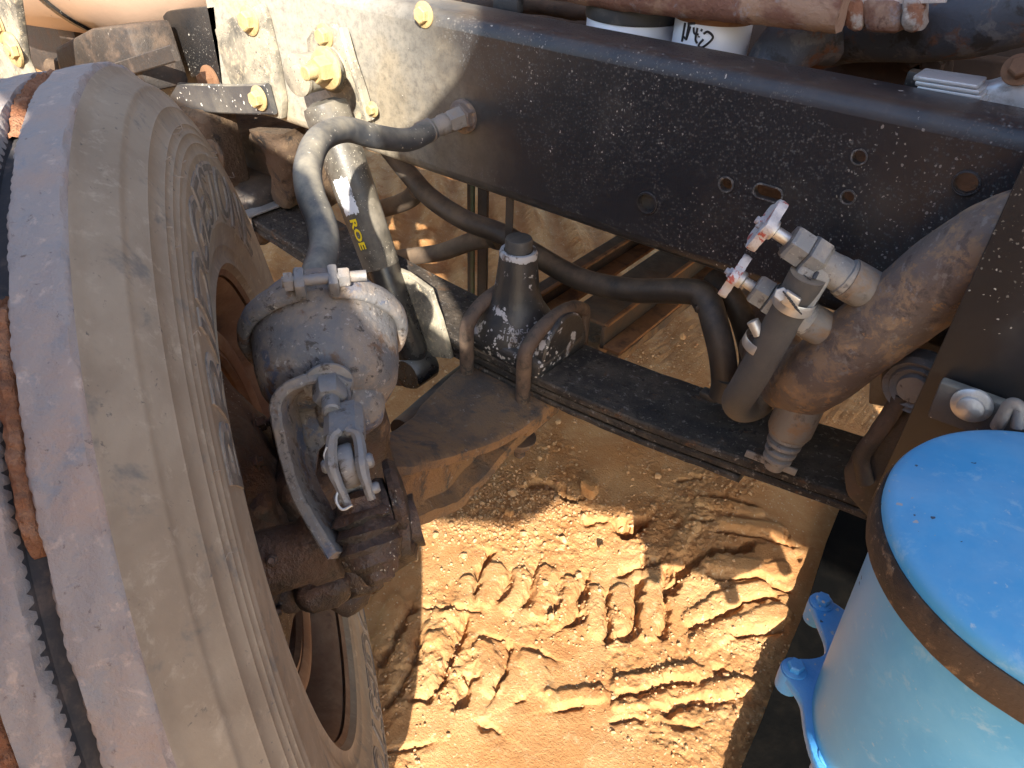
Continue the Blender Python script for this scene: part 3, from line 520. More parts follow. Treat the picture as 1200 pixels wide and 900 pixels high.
obj('arm', rough(join(sweep([KC - up * 0.01, KC + up * 0.03, KC + up * 0.07, EE - up * 0.02], rect(0.034, 0.026, 0.006), fixed=NN, scale=[1.25, 1.1, 0.8, 0.66]), lathe([(0, -0.0065), (0.0175, -0.0065), (0.019, -0.004), (0.019, 0.004), (0.0175, 0.0065), (0, 0.0065)], EE + unit(CAM - EE) * .004, NN, 28)), 0.0010, 70, 2), m_steel, sa)
obj('housing', rough(lathe([(0.018, -0.040), (0.030, -0.036), (0.034, -0.024), (0.030, -0.020), (0.036, -0.014), (0.038, 0.006), (0.033, 0.012), (0.037, 0.018), (0.037, 0.028), (0.026, 0.032), (0.026, 0.040), (0.0, 0.041)], KC + NN * 0.010, NN, 36), 0.0026, 55, 6), m_grease, sa, 40)
obj('lock_ring', rough(lathe([(0.020, 0), (0.036, 0.002), (0.038, 0.008), (0.034, 0.013), (0.018, 0.016), (0, 0.017)], at(466, 583, d=.70) - NN * 0.008, NN, 30), 0.0012, 60, 4), m_grease, sa)
wdn = V(AX[1], AY[1], AZ[1]); wax = unit(wdn * .9 + V(AX[0], AY[0], AZ[0]) * .30 - V(AX[2], AY[2], AZ[2]) * .15)
obj('worm_boss', rough(lathe([(0.012, -0.020), (0.019, -0.014), (0.020, -0.004), (0.025, 0.000), (0.0275, 0.004), (0.022, 0.008), (0.024, 0.011), (0.0290, 0.016), (0.0235, 0.021), (0.025, 0.024), (0.0285, 0.029), (0.024, 0.034), (0.022, 0.044), (0.015, 0.050), (0.013, 0.058), (0.008, 0.062), (0, 0.062)], at(424, 604, d=.648), wax, 32), 0.0022, 60, 8), m_grease, sa, 30)
obj('end_plug', hexbolt(at(447, 655, d=.638), unit(V(.3, -.7, .1)), .011, .010, True), m_grease, sa)
obj('side_plate', rough(lathe([(0.016, -.008), (0.034, -.006), (0.036, .0), (0.034, .006), (0.020, .008), (0, .008)], at(452, 604, d=.690), NN, 32), .0018, 60, 5), m_grease, sa, 40)
obj('worm_neck', rough(lathe([(0.021, -0.03), (0.021, 0.0), (0.0165, 0.008), (0.015, 0.028), (0.011, 0.034), (0, 0.035)], at(424, 606, d=.668), up, 22), 0.0018, 70, 9), m_grease, sa)
CC = at(381, 390, d=.755); ca = unit(unit(at(410, 527, d=.64) - CC) * .78 + V(AX[1], AY[1], AZ[1]) * .50)
bc = thing('brake_chamber', 'round grey brake chamber with clamp band and bent mounting bracket beside the tyre', 'brake chamber', CC - ZA * 0.08)
obj('push_side_bowl', rough(lathe([(0.0735, 0.000), (0.0715, 0.012), (0.070, 0.040), (0.066, 0.060), (0.058, 0.074), (0.046, 0.082), (0.030, 0.086), (0, 0.087)], CC, ca, 56), 0.0009, 30, 3), m_cham, bc, 50)
obj('back_cover', rough(lathe([(0.0735, 0.0), (0.072, -0.015), (0.060, -0.036), (0.040, -0.048), (0.0, -0.052)], CC, ca, 48), 0.001, 30, 4), m_cham, bc, 50)
obj('lobe', rough(lathe([(0.034, -0.02), (0.034, 0.055), (0.030, 0.068), (0.018, 0.076), (0, 0.078)], CC + ca * 0.012 + unit(np.cross(ca, NN)) * 0.0 + at(432, 445, d=.70) - at(408, 420, d=.70), ca, 32), 0.0012, 40, 5), m_cham, bc, 50)
cu_, cv_, _ = frame(ca, ZA)
bsec = [(0.0070 * math.cos(a), 0.0125 * math.sin(a)) for a in np.linspace(0, 2 * math.pi, 14, endpoint=False)]
def band(a0, a1):
    pts = np.array(arc_pts(CC, 0.0775, a0, a1, cu_, cv_, 40)); u0 = unit(pts[0] - CC); P = []; m = len(bsec)
    for p in pts:
        e = unit(p - CC)
        for r, h in bsec: P.append(p + e * r + ca * h)
    fs = [[i * m + j, i * m + (j + 1) % m, (i + 1) * m + (j + 1) % m, (i + 1) * m + j] for i in range(39) for j in range(m)] + [list(range(m)), [39 * m + j for j in range(m)]]
    return np.array(P), fs
bw = obj('clamp_band', rough(join(band(0.16, math.pi - 0.05), band(math.pi + 0.05, 2 * math.pi - 0.16)), 0.0008, 60, 1), m_cham, bc, 60)
for s in (-1, 1):
    e = math.cos(0.17) * cu_ + s * math.sin(0.17) * cv_; tdir = s * (-math.sin(0.17) * s * cu_ + math.cos(0.17) * cv_)
    sub('clamp_lug', rough(box(CC + e * 0.0885 + ca * 0.002, (0.010, 0.022, 0.024), (cv_, cu_, ca), 0.003), 0.0006, 90, 3), m_steel, bw)
topc = CC + cu_ * 0.0925 + ca * 0.003; cv_ = -cv_
sub('clamp_bolt', join(tube([topc - cv_ * 0.030, topc + cv_ * 0.045], 0.0052, 2, 12), hexbolt(topc + cv_ * 0.020, cv_, 0.0095, 0.010, False), hexbolt(topc - cv_ * 0.028, cv_, 0.0095, 0.008, False)), m_steel, bw)
pn = at(387, 456, d=.668); rdir0 = V(AX[0], AY[0], AZ[0])
obj('mounting_nut', hexbolt(at(385, 448, d=.672), unit(at(389, 486, d=.640) - at(385, 448, d=.672)), 0.0150, 0.022, True, 0.016, rdir0), m_steel, bc)
rdir = V(AX[0], AY[0], AZ[0]); vdir = unit(CAM - pn)
brk = obj('mounting_bracket', rough(join(
    bar([at(404, 447, d=.690), at(388, 443, d=.684), at(366, 446, d=.680), at(346, 455, d=.678), at(335, 468, d=.678), at(334, 486, d=.680), at(341, 520, d=.682), at(356, 568, d=.668), at(376, 608, d=.650), at(402, 650, d=.640)], 0.046, 0.0105, unit(-vdir * .95 + rdir * .30), 10, 0.002),
    bar([at(404, 447, d=.690), at(407, 462, d=.692), at(405, 476, d=.700)], 0.046, 0.009, unit(-vdir * .95 + rdir * .1), 6, 0.002)), 0.0006, 60, 2), m_cham, bc, 40)
sub('web', rough(plate([(0, 0), (0.050, 0.006), (0.046, -0.034), (0.026, -0.055), (0.020, -0.105), (0.046, -0.160), (0.036, -0.165), (0.012, -0.10)], [], at(340, 462, d=.712), unit(at(400, 462, d=.712) - at(340, 462, d=.712)), unit(at(350, 440, d=.71) - at(350, 480, d=.71)), -0.006, 0.001), .0006, 60), m_cham, brk)
bw_ = lambda pts, w_, t_: sweep(spline(pts, 8), rect(w_, t_, .0025), fixed=unit(CAM - EE), scale=np.interp(np.linspace(0, 1, 8 * (len(pts) - 1) + 1), [0, .3, .5, .75, 1], [1, 1.05, 1.3, .95, .8]))
ck = obj('clevis', rough(join(bar([at(403, 484, d=.658), at(404, 492, d=.648), at(404, 504, d=.638), at(404, 514, d=.632)], 0.034, 0.022, NN, 4, 0.006),
    bw_([at(396, 506, d=.630), at(389, 516, d=.626), at(389, 545, d=.618), at(397, 568, d=.616), at(407, 590, d=.618)], 0.020, 0.0085),
    bw_([at(411, 506, d=.630), at(420, 514, d=.626), at(424, 545, d=.618), at(429, 565, d=.616), at(435, 584, d=.618)], 0.020, 0.0085)), 0.0004, 110, 3), m_steel, bc, 40)
sub('push_rod', lathe([(.0075, -.05), (.0075, .03)], at(402, 478, d=.670), unit(at(404, 500, d=.640) - at(402, 478, d=.670)), 16), m_steel, ck)
for (px, py, r) in ((384, 546, .0060), (399, 584, .0050), (438, 572, .0050), (431, 540, .0065)): sub('pin_head', lathe([(r, -0.004), (r, 0.003), (r * 0.7, 0.005), (0, 0.005)], at(px, py, d=.615), NN if px > 410 else -NN, 14), m_steel, ck)
sub('cotter_pin', tube([at(384, 545, d=.612), at(380, 534, d=.612), at(383, 524, d=.612)], 0.0011, 4, 8), m_zinc, ck); sub('cotter_pin', tube([at(397, 572, d=.610), at(394, 586, d=.608), at(401, 597, d=.608), at(413, 592, d=.608)], 0.0012, 5, 8), m_zinc, ck)
# hose from the rail to the chamber
hs = thing('brake_hose', 'thick grey rubber hose curving from the chassis rail to the brake chamber', 'hose', at(370, 348, d=.80))
hp = [at(505, 152, d=1.170), at(478, 164, d=1.125), at(440, 160, d=1.07), at(405, 152, d=1.01), at(375, 163, d=.94), at(361, 195, d=.89), at(364, 228, d=.86), at(377, 262, d=.845), at(380, 292, d=.83), at(371, 322, d=.80), at(369, 340, d=.79)]
obj('hose', tube(hp, 0.0170, 12, 22), m_hose, hs, 60)
fa = unit(at(505, 152, d=1.170) - at(544, 136, y=-0.01))
fo = at(544, 136, y=-.012)
obj('ferrule', lathe([(0.0140, 0.030), (0.0165, 0.034), (0.0165, 0.044), (0.0145, 0.047), (0.0145, 0.058), (0.0185, 0.062), (0.0185, 0.082), (0.0165, 0.086)], fo, fa, 20), m_pipeg, hs)
obj('swivel_nut', hexbolt(fo + fa * .006, fa, 0.0185, 0.026, False), m_pipeg, hs)
obj('bulkhead_nut', join(lathe([(0.027, 0), (0.027, 0.006), (0.023, 0.009), (0.0, 0.009)], at(544, 136, y=-0.0008), -YA, 24), hexbolt(at(544, 136, y=-0.008), -YA, 0.021, 0.014, False)), m_pipe, hs)
obj('chamber_fitting', join(lathe([(0.0125, -0.006), (0.0135, 0.004), (0.013, 0.016), (0.011, 0.02), (0.011, 0.03)], at(369, 352, d=.79), unit(at(370, 325, d=.80) - at(369, 352, d=.79)), 18), hexbolt(at(368, 356, d=.80), ZA, 0.015, 0.012, False)), m_cham, hs)

# ================================================================== AXLE BEAM
ax = thing('axle_beam', 'forged front axle beam caked with orange mud under the leaf spring', 'axle', (-0.66, 0.0, 0.27))
def axsec(y, xc, zt, wt, hh, wb, web, tf=0.022):
    a, b, c = wt / 2, wb / 2, web / 2
    return [(xc - a, zt - 0.006), (xc - a + 0.008, zt), (xc + a - 0.008, zt), (xc + a, zt - 0.006), (xc + a, zt - tf), (xc + c, zt - tf - 0.014), (xc + c, zt - hh + tf + 0.012), (xc + b, zt - hh + tf), (xc + b, zt - hh), (xc - b, zt - hh), (xc - b, zt - hh + tf), (xc - c, zt - hh + tf + 0.012), (xc - c, zt - tf - 0.014), (xc - a, zt - tf)]
ST = [(-0.50, -0.585, 0.545, 0.07, 0.17, 0.07, 0.05), (-0.44, -0.60, 0.515, 0.075, 0.155, 0.07, 0.055), (-0.38, -0.62, 0.465, 0.085, 0.140, 0.08, 0.055), (-0.32, -0.64, 0.425, 0.100, 0.135, 0.09, 0.055), (-0.25, -0.655, 0.395, 0.125, 0.145, 0.10, 0.050), (-0.19, -0.665, 0.379, 0.160, 0.125, 0.11, 0.050), (-0.13, -0.67, 0.371, 0.190, 0.100, 0.12, 0.06), (-0.05, -0.675, 0.369, 0.205, 0.085, 0.13, 0.07), (0.10, -0.675, 0.369, 0.205, 0.085, 0.13, 0.07), (0.17, -0.67, 0.368, 0.13, 0.08, 0.10, 0.04), (0.30, -0.665, 0.36, 0.10, 0.09, 0.10, 0.03), (0.65, -0.665, 0.36, 0.10, 0.09, 0.10, 0.03), (0.85, -0.67, 0.369, 0.2, 0.078, 0.1, 0.05), (1.2, -0.62, 0.45, 0.08, 0.10, 0.08, 0.04)]
ys = np.linspace(-0.50, 1.2, 86); cols = [np.interp(ys, [s[0] for s in ST], [s[k] for s in ST]) for k in range(1, 7)]
pv = []
for i, y in enumerate(ys): pv += [(x, y, z) for x, z in axsec(y, *[c[i] for c in cols])]
mm_ = 14; af = [[i * mm_ + j, i * mm_ + (j + 1) % mm_, (i + 1) * mm_ + (j + 1) % mm_, (i + 1) * mm_ + j] for i in range(len(ys) - 1) for j in range(mm_)] + [list(range(mm_)), [(len(ys) - 1) * mm_ + j for j in range(mm_)]]
obj('beam', rough((np.array(pv), af), 0.0035, 22, 3), m_mudaxle, ax, 45)
obj('pad_lip', rough(box((-0.585, -0.06, 0.345), (0.02, 0.09, 0.03), bevel=0.008), 0.003, 40, 3), m_mudaxle, ax)

# ================================================================== LEAF SPRING, SADDLE, BUMP STOP, U-BOLTS
sp = thing('leaf_spring', 'dark flat leaf spring of stacked steel leaves running below the rail', 'leaf spring', (-0.66, 0.03, 0.37))
LZ = [(-2.05, 0.60), (-1.7, 0.525), (-1.35, 0.462), (-1.0, 0.425), (-0.68, 0.412), (-0.45, 0.422), (-0.20, 0.452), (0.05, 0.495), (0.2, 0.52)]
def leaf(x0, x1, dz, w, t):
    xs = np.linspace(x0, x1, 60); zs = np.interp(xs, [q[0] for q in LZ], [q[1] for q in LZ]); k = np.ones(9) / 9; zs = np.convolve(np.pad(zs, 4, mode='edge'), k, 'valid')
    return rough(sweep(np.stack([xs, 0 * xs + 0.029, zs + dz], -1), rect(w, t, 0.003), fixed=YA), 0.0012, 30, dz * 1000)
obj('leaf', leaf(-2.05, 0.02, -0.008, 0.150, 0.016), m_spring, sp); obj('leaf', leaf(-1.75, -0.02, -0.0265, 0.146, 0.014), m_spring, sp); obj('leaf', leaf(-1.1, -0.22, -0.043, 0.146, 0.012), m_spring, sp)
def clip(x, z):
    return bar([V(x, -0.052, z - 0.05), V(x, -0.052, z + 0.002), V(x, -0.044, z + 0.008), V(x, 0.102, z + 0.008), V(x, 0.110, z + 0.002), V(x, 0.110, z - 0.05)], 0.036, 0.006, XA, 5)
obj('rebound_clip', clip(-1.42, 0.475), m_zinc, sp)
bs = thing('bump_stop', 'black cast spring saddle tower with chipped paint and round rubber top', 'bump stop', (-0.69, 0.03, 0.412))
bx, by = -0.712, 0.028
obj('saddle', rough(subdivide(box((-0.686, 0.029, 0.430), (0.175, 0.152, 0.036), bevel=0.010), 2), 0.002, 40, 2), m_bump, bs, 50)
th_ = obj('tower', rough(lathe([(0.078, 0.440), (0.076, 0.452), (0.066, 0.476), (0.050, 0.498), (0.042, 0.520), (0.037, 0.560), (0.034, 0.592), (0.033, 0.598), (0.028, 0.600)], (bx, by, 0), ZA, 44), 0.0012, 45, 4), m_bump, bs, 50)
sub('pale_rim', lathe([(0.0335, 0.588), (0.0345, 0.598), (0.032, 0.604), (0.026, 0.604)], (bx, by, 0), ZA, 36, cap0=False, cap1=False), M('worn_pale_paint', (0.36, 0.36, 0.37), 0.8, 0.0, [((0.10, 0.08, 0.07), 40, 0.5, 0.6)]), th_)
obj('rubber_top', lathe([(0.024, 0.595), (0.0245, 0.622), (0.0225, 0.626), (0, 0.627)], (bx, by, 0), ZA, 32), m_rubber, bs)
obj('side_cheek', rough(join(lathe([(0.062, -0.012), (0.064, -0.008), (0.064, 0.008), (0.060, 0.012), (0, 0.013)], (-0.612, 0.030, 0.447), XA, 36, arc=None)), 0.0012, 40, 8), m_bump, bs, 40)
def ubolt(x, label, y0=-0.062, y1=0.120, ztop=0.505):
    t = thing('u_bolt', label, 'u-bolt', (x, 0.03, 0.36), 'spring u-bolts over the axle'); r = 0.05
    pts = [V(x, y0, 0.330), V(x, y0, 0.40), V(x, y0, ztop - 0.045)] + [V(x, y0 + (y1 - y0) * (1 - math.cos(a)) / 2, ztop - 0.045 + 0.045 * math.sin(a)) for a in np.linspace(0.5, math.pi - 0.5, 6)] + [V(x, y1, ztop - 0.045), V(x, y1, 0.33)]
    obj('rod', rough(tube(pts, 0.0135, 8, 16), 0.0006, 80, x * 10), m_ubolt, t, 60)
    for yy in (y0, y1): obj('nut', hexbolt(V(x, yy, 0.280), -ZA, 0.02, 0.022, True, 0.02), m_ubolt, t)
    return t
ubolt(-0.755, 'rusty u-bolt over the spring saddle, the one nearer the shock absorber'); ubolt(-0.622, 'rusty u-bolt over the spring saddle, the one nearer the rusted pipe')

# ================================================================== SHOCK ABSORBER AND ITS BRACKET
S0, S1 = at(372, 98, y=-0.075), at(487, 425, y=-0.085); sd_ = unit(S1 - S0); SL = np.linalg.norm(S1 - S0)
sh = thing('shock_absorber', 'black tube shock absorber, dusty on its sunlit side, beside the brake hose', 'shock absorber', S1)
RT = lambda h: 0.041 - 0.0075 * h / (SL * .7)
dt = obj('dust_tube', lathe([(0.020, 0.028), (0.038, 0.036), (RT(.05), 0.046), (RT(SL * .35), SL * .35), (RT(SL * .62), SL * 0.62), (RT(SL * .62) - .001, SL * 0.625), (0.030, SL * 0.625)], S0, sd_, 48), m_shockd, sh, 50)
obj('lower_tube', lathe([(0.0325, SL * 0.55), (0.0325, SL * 0.95), (0.026, SL * 0.985), (0, SL)], S0, sd_, 44), m_shockb, sh, 50)
obj('lower_eye', lathe([(0.030, -0.03), (0.033, -0.026), (0.033, 0.026), (0.030, 0.03)], S1 + sd_ * 0.012, YA, 28), m_shockb, sh)
su, sv, _ = frame(sd_, CAM - S0)
def on_tube(hgt, ang, r): r = RT(hgt) + r - .0475; return S0 + sd_ * hgt + r * (math.cos(ang) * su + math.sin(ang) * sv)
def tube_patch(h0, h1, a0, a1, r, n=18, m=10, ragged=0.0, seed=0):
    P = []
    for i in range(n):
        for j in range(m):
            h = h0 + (h1 - h0) * i / (n - 1); a = a0 + (a1 - a0) * j / (m - 1)
            if j in (0, m - 1) or i in (0, n - 1): h += ragged * noise.noise(Vector((i * 0.9, j * 0.9, seed))); a += ragged * 12 * noise.noise(Vector((i * 1.1, j * 0.7, seed + 5)))
            P.append(on_tube(h, a, r))
    return np.array(P), [[i * m + j, i * m + j + 1, (i + 1) * m + j + 1, (i + 1) * m + j] for i in range(n - 1) for j in range(m - 1)]
def curve_text(body, size=1.0, shear=0.0, bold=0.0):
    cu = bpy.data.curves.new('lettering', 'FONT'); cu.body = body; cu.size = size; cu.shear = shear; cu.offset = bold; cu.resolution_u = 3
    o = bpy.data.objects.new('t', cu); COL.objects.link(o); bpy.context.view_layer.update(); mm = bpy.data.meshes.new_from_object(o.evaluated_get(bpy.context.evaluated_depsgraph_get()))
    bpy.data.objects.remove(o); bpy.data.curves.remove(cu); bm = bmesh.new(); bm.from_mesh(mm); bpy.data.meshes.remove(mm); bmesh.ops.triangulate(bm, faces=bm.faces[:])
    for _ in range(2):
        lg = [e for e in bm.edges if e.calc_length() > 0.2 * size]
        if lg: bmesh.ops.subdivide_edges(bm, edges=lg, cuts=1); bmesh.ops.triangulate(bm, faces=bm.faces[:])
    return from_bm(bm)
tv, tf = curve_text('ROE', 1.0, 0.0, 0.03); hh0 = SL * 0.435
sub('maker_lettering', (np.array([on_tube(hh0 + x * 0.030, 0.62 + (0.35 - y) * 0.50, 0.0482) for x, y, _ in tv]), tf), m_yellow, dt)

sub('torn_sticker', tube_patch(SL * 0.30, SL * 0.42, 0.15, 0.95, 0.0480, 22, 14, 0.010, 3), m_stick, dt)
# upper mount: stud, bushing, nut
st0 = at(392, 78, y=-0.012); yd = -YA
obj('upper_bushing', lathe([(0.018, -0.012), (0.033, -0.008), (0.0345, -.004), (0.0345, 0.002), (0.032, 0.004), (0.032, 0.060), (0.0345, .062), (0.0345, .068), (0.030, 0.070), (0.0, 0.071)], at(384, 80, y=-0.040), yd, 36), m_dusty, sh)
obj('bushing_washer', rough(lathe([(0.032, 0.0), (0.034, 0.003), (0.030, 0.010), (0.024, 0.014), (0.0, 0.014)], at(384, 80, y=-0.1105), yd, 32), .001, 60), m_bolt, sh)
obj('stud_nut', join(hexbolt(at(384, 80, y=-0.122), yd, 0.021, 0.022, True, 0.020)), m_bolt, sh)
sb = thing('shock_bracket', 'dusty cast bracket bolting the shock absorber top to the rail', 'bracket', at(400, 130, y=-0.01))
def ppx(pts, y): return [(at(a, b, y=y)[0], at(a, b, y=y)[2]) for a, b in pts]
def flatplate(pts, y, thick, bevel=0.003): return plate(ppx(pts, y), [], (0, y, 0), XA, ZA, thick, bevel)   # thickness towards the camera side (-Y)
obj('back_plate', rough(subdivide(flatplate([(366, 45), (375, 30), (395, 26), (412, 45), (425, 100), (440, 145), (425, 160), (400, 120), (385, 100), (368, 70)], -0.0015, 0.014), 0), 0.0008, 40, 1), m_dusty, sb)
obj('rib', bar([at(402, 34, y=-0.020), at(412, 70, y=-0.030), at(424, 105, y=-0.022), at(434, 140, y=-0.016)], 0.020, 0.012, YA, 6, 0.004), m_dusty, sb)
obj('stud_boss', lathe([(0.046, 0.0), (0.040, 0.012), (0.030, 0.030), (0.028, 0.045)], at(392, 80, y=-0.006), yd, 32), m_dusty, sb)
obj('bolt', hexbolt(at(381, 42, y=-0.016), yd, 0.014, 0.012, True), m_bolt, sb)
obj('bolt', hexbolt(at(437, 128, y=-0.016), yd, 0.009, 0.009, True), m_bolt, sb)
lm = thing('shock_mount', 'dusty angled lower shock mount standing on the axle left of the saddle', 'bracket', at(510, 420, y=-0.045))
obj('face_plate', rough(subdivide(plate([(at(a, b, y=-0.05)[0], at(a, b, y=-0.05)[2]) for a, b in [(462, 312), (482, 318), (508, 338), (520, 372), (533, 418), (500, 414), (478, 404)]], [], (0, -0.05, 0), XA, ZA, 0.012, 0.002), 1), 0.002, 30, 2), m_dusty, lm, 50)
obj('clamp_ring', lathe([(0.031, -0.012), (0.034, -0.009), (0.034, 0.009), (0.031, 0.012)], at(470, 432, y=-0.09), unit(V(0.8, -0.5, 0.3)), 24), m_chan, lm)
obj('pin', lathe([(0.026, -0.05), (0.026, 0.06), (0, 0.062)], at(468, 434, y=-0.07), unit(V(0.8, -0.3, 0.35)), 24), m_chan, lm)

# ================================================================== HOSES, CHANNELS AND POST BEHIND THE RAIL
def hose(name, pts, r, mat_, label, n=10):
    m = tube(pts, r, n, 18); tag(obj(name, m, mat_, None, 60), label, 'hose')
hose('coolant_hose', [at(452, 170, y=.16), at(480, 205, y=.14), at(505, 232, y=.13), at(545, 258, y=.12), at(590, 275, y=.12), at(630, 300, y=.11), at(680, 327, y=.10), at(740, 340, y=.08), at(800, 341, y=.06), at(826, 348, y=.05), at(838, 380, y=.03), at(847, 420, y=.02), at(850, 458, y=.02)], 0.0205, m_hoseb, 'long black hose sagging under the rail and bending down beside the spring')
hose('coolant_hose', [at(835, 325, y=.12), at(858, 350, y=.10), at(872, 380, y=.10), at(880, 420, y=.11), at(872, 455, y=.11)], 0.019, m_hoseb, 'short black hose behind the valves dropping beside the longer one')
hose('coolant_hose', [at(430, 310, y=.18), at(470, 302, y=.18), at(515, 296, y=.18), at(550, 284, y=.17), at(585, 277, y=.16)], 0.0195, m_hosed, 'dusty brown hose joining the long black hose behind the bump stop')
hose('coolant_hose', [at(420, 250, y=.30), at(450, 244, y=.28), at(478, 234, y=.24), at(490, 222, y=.2)], 0.022, m_hosed, 'dusty brown hose stub behind the shock absorber under the rail')
tag(obj('hose_collar', lathe([(0.024, -0.012), (0.0255, -0.008), (0.0255, 0.008), (0.024, 0.012)], at(584, 278, y=.155), unit(V(1, -.2, .2)), 24), m_hoseb), 'black collar on the brown hose behind the bump stop', 'collar')
tag(obj('hose_clamp', join(lathe([(0.0222, -0.006), (0.0222, 0.006)], at(827, 351, y=.05), unit(at(838, 380, y=.03) - at(815, 343, y=.055)), 28, cap0=False, cap1=False), box(at(820, 362, y=.03), (.012, .012, .012))), m_hoseb), 'dark clamp round the bend of the long black hose', 'clamp')
tag(obj('hose_elbow', join(lathe([(0.023, -0.02), (0.023, 0.018)], at(851, 452, y=.02), ZA, 24), box(at(832, 463, y=.02), (.03, .02, .012), bevel=.003)), m_hoseb), 'black hose end clamp below the long black hose', 'clamp')
hg = box(at(597, 255, y=.05), (0.016, 0.004, 0.085), bevel=0.001); tag(obj('hanger_strip', hg, m_chan), 'small flat steel strip hanging from the rail above the bump stop', 'strip')
gp = thing('green_post', 'thin green channel post standing behind the hoses under the rail', 'post', at(554, 430, y=.30)); a_, b_ = at(556, 215, y=.30), at(553, 330, y=.30)
obj('front_flange', box((-1.053, .30, .33), (.010, .006, .56), bevel=.001), m_green, gp); obj('side_flange', box((-1.030, .31, .33), (.028, .008, .56), bevel=.001), m_chan, gp); obj('back_flange', box((-1.072, .315, .33), (.018, .006, .56), bevel=.001), m_chan, gp)
def channel(x0, x1, z0, y0, y1, h, label):
    t = thing('cross_channel', label, 'crossmember', ((x0 + x1) / 2, (y0 + y1) / 2, z0 - h), 'cross channels under the engine')
    obj('top_plate', rough(subdivide(box(((x0 + x1) / 2, (y0 + y1) / 2, z0 - .004), (x1 - x0, y1 - y0, .008), bevel=.002), 1), .0008, 20, 1), m_chan, t)
    obj('side_web', box((x1 - .004, (y0 + y1) / 2, z0 - h / 2 - .004), (.008, y1 - y0, h - .008), bevel=.001), m_chan, t)
    obj('lower_lip', box((x1 + .018, (y0 + y1) / 2, z0 - h + .004), (.036, y1 - y0, .007), bevel=.001), m_rusted, t)
    obj('worn_edge', box((x1 + .001, (y0 + y1) / 2, z0 - .002), (.010, y1 - y0, .006), bevel=.002), m_rusted, t)
channel(-0.655, -0.575, .46, .125, .90, .055, 'wide dark cross channel with rusted edges beyond the spring')
channel(-0.765, -0.735, .46, .135, .90, .04, 'narrow dark cross channel with rusted edge behind the bump stop')
# rear cross tube low under the engine, brown casting
tag(obj('drag_link', rough(tube([at(495, 498, z=.30), at(470, 505, z=.31), at(545, 440, z=.30), at(600, 402, z=.30)][1:], 0.024, 8, 18), .001, 40), m_chan), 'dark steering rod passing behind the axle beam', 'rod')

m_num = M('worn_number', (0.26, 0.26, 0.27), .8, 0.0, [((0.03, 0.03, 0.032), 160, .50, .60)], bump=None); tpr = [(0.076, 0.452), (0.066, 0.476), (0.050, 0.498), (0.042, 0.520)]; ta0 = math.atan2(CAM[1] - by, CAM[0] - bx)
for txt, z0, da_ in (('-13605-00', .4715, -.42), ('01101 P16', .4590, -.46)):
    tv2, tf2 = curve_text(txt, 1.0, 0.0, .02); wt_ = tv2[:, 0].max(); P = []
    for x, y, _ in tv2:
        z = z0 + y * .0125; r_ = float(np.interp(z, [q[1] for q in tpr], [q[0] for q in tpr])) + .0022; a = ta0 + da_ + .95 * x / wt_; P.append((bx + r_ * math.cos(a), by + r_ * math.sin(a), z))
    sub('cast_number', (np.array(P), tf2), m_num, th_)

# ================================================================== RUSTED PIPE, VALVES, HEATER HOSE
rp = thing('coolant_pipe', 'fat rusted steel pipe with orange patches leaning beside the rail', 'pipe', at(935, 490, y=-.05))
PY = -0.056
pp = [at(1330, 282, y=PY), at(1250, 268, y=PY), at(1185, 278, y=PY), at(1122, 312, y=PY), at(1062, 358, y=PY), at(1005, 401, y=PY), at(960, 437, y=PY), at(935, 448, y=-.035), at(915, 432, y=.03), at(900, 400, y=.12), at(890, 360, y=.22)]
obj('pipe', rough(tube(pp, 0.0460, 12, 36), .0009, 40, 2), m_pipe, rp, 70)
def stub(p0, p1, r, m_, par, nm='stub'): obj(nm, rough(tube([p0, p1], r, 4, 24), .0005, 60), m_, par, 50)
stub(at(1035, 350, y=PY), at(992, 326, y=-.075), 0.0245, m_pipeg, rp); stub(at(985, 398, y=PY), at(942, 372, y=-.085), 0.0225, m_pipeg, rp)
da = unit(at(905, 545, y=-.06) - at(938, 470, y=-.05))
dv = obj('drain_neck', rough(lathe([(0.030, -0.03), (0.030, 0.030), (0.028, 0.036), (0.022, 0.038)], at(935, 482, y=-.055), da, 30), .0006, 60), m_pipeg, rp, 50)
pr_, z_ = [], 0.034
for k in range(4): pr_ += [(0.019 - .0012 * k, z_), (0.0255 - .0018 * k, z_ + .004), (0.0255 - .0018 * k, z_ + .009), (0.019 - .0012 * k, z_ + .0125)]; z_ += .0135
pr_ += [(0.013, z_ + .012), (0, z_ + .012)]
sub('bellows_valve', lathe(pr_, at(935, 482, y=-.055), da, 28), m_steel, dv, sharp=30)
sub('lip', box(at(903, 542, y=-.058), (0.075, 0.012, 0.0035), (unit(at(926, 550, y=-.058) - at(880, 532, y=-.058)), da, np.cross(unit(at(926, 550, y=-.058) - at(880, 532, y=-.058)), da)), .001), m_steel, dv)
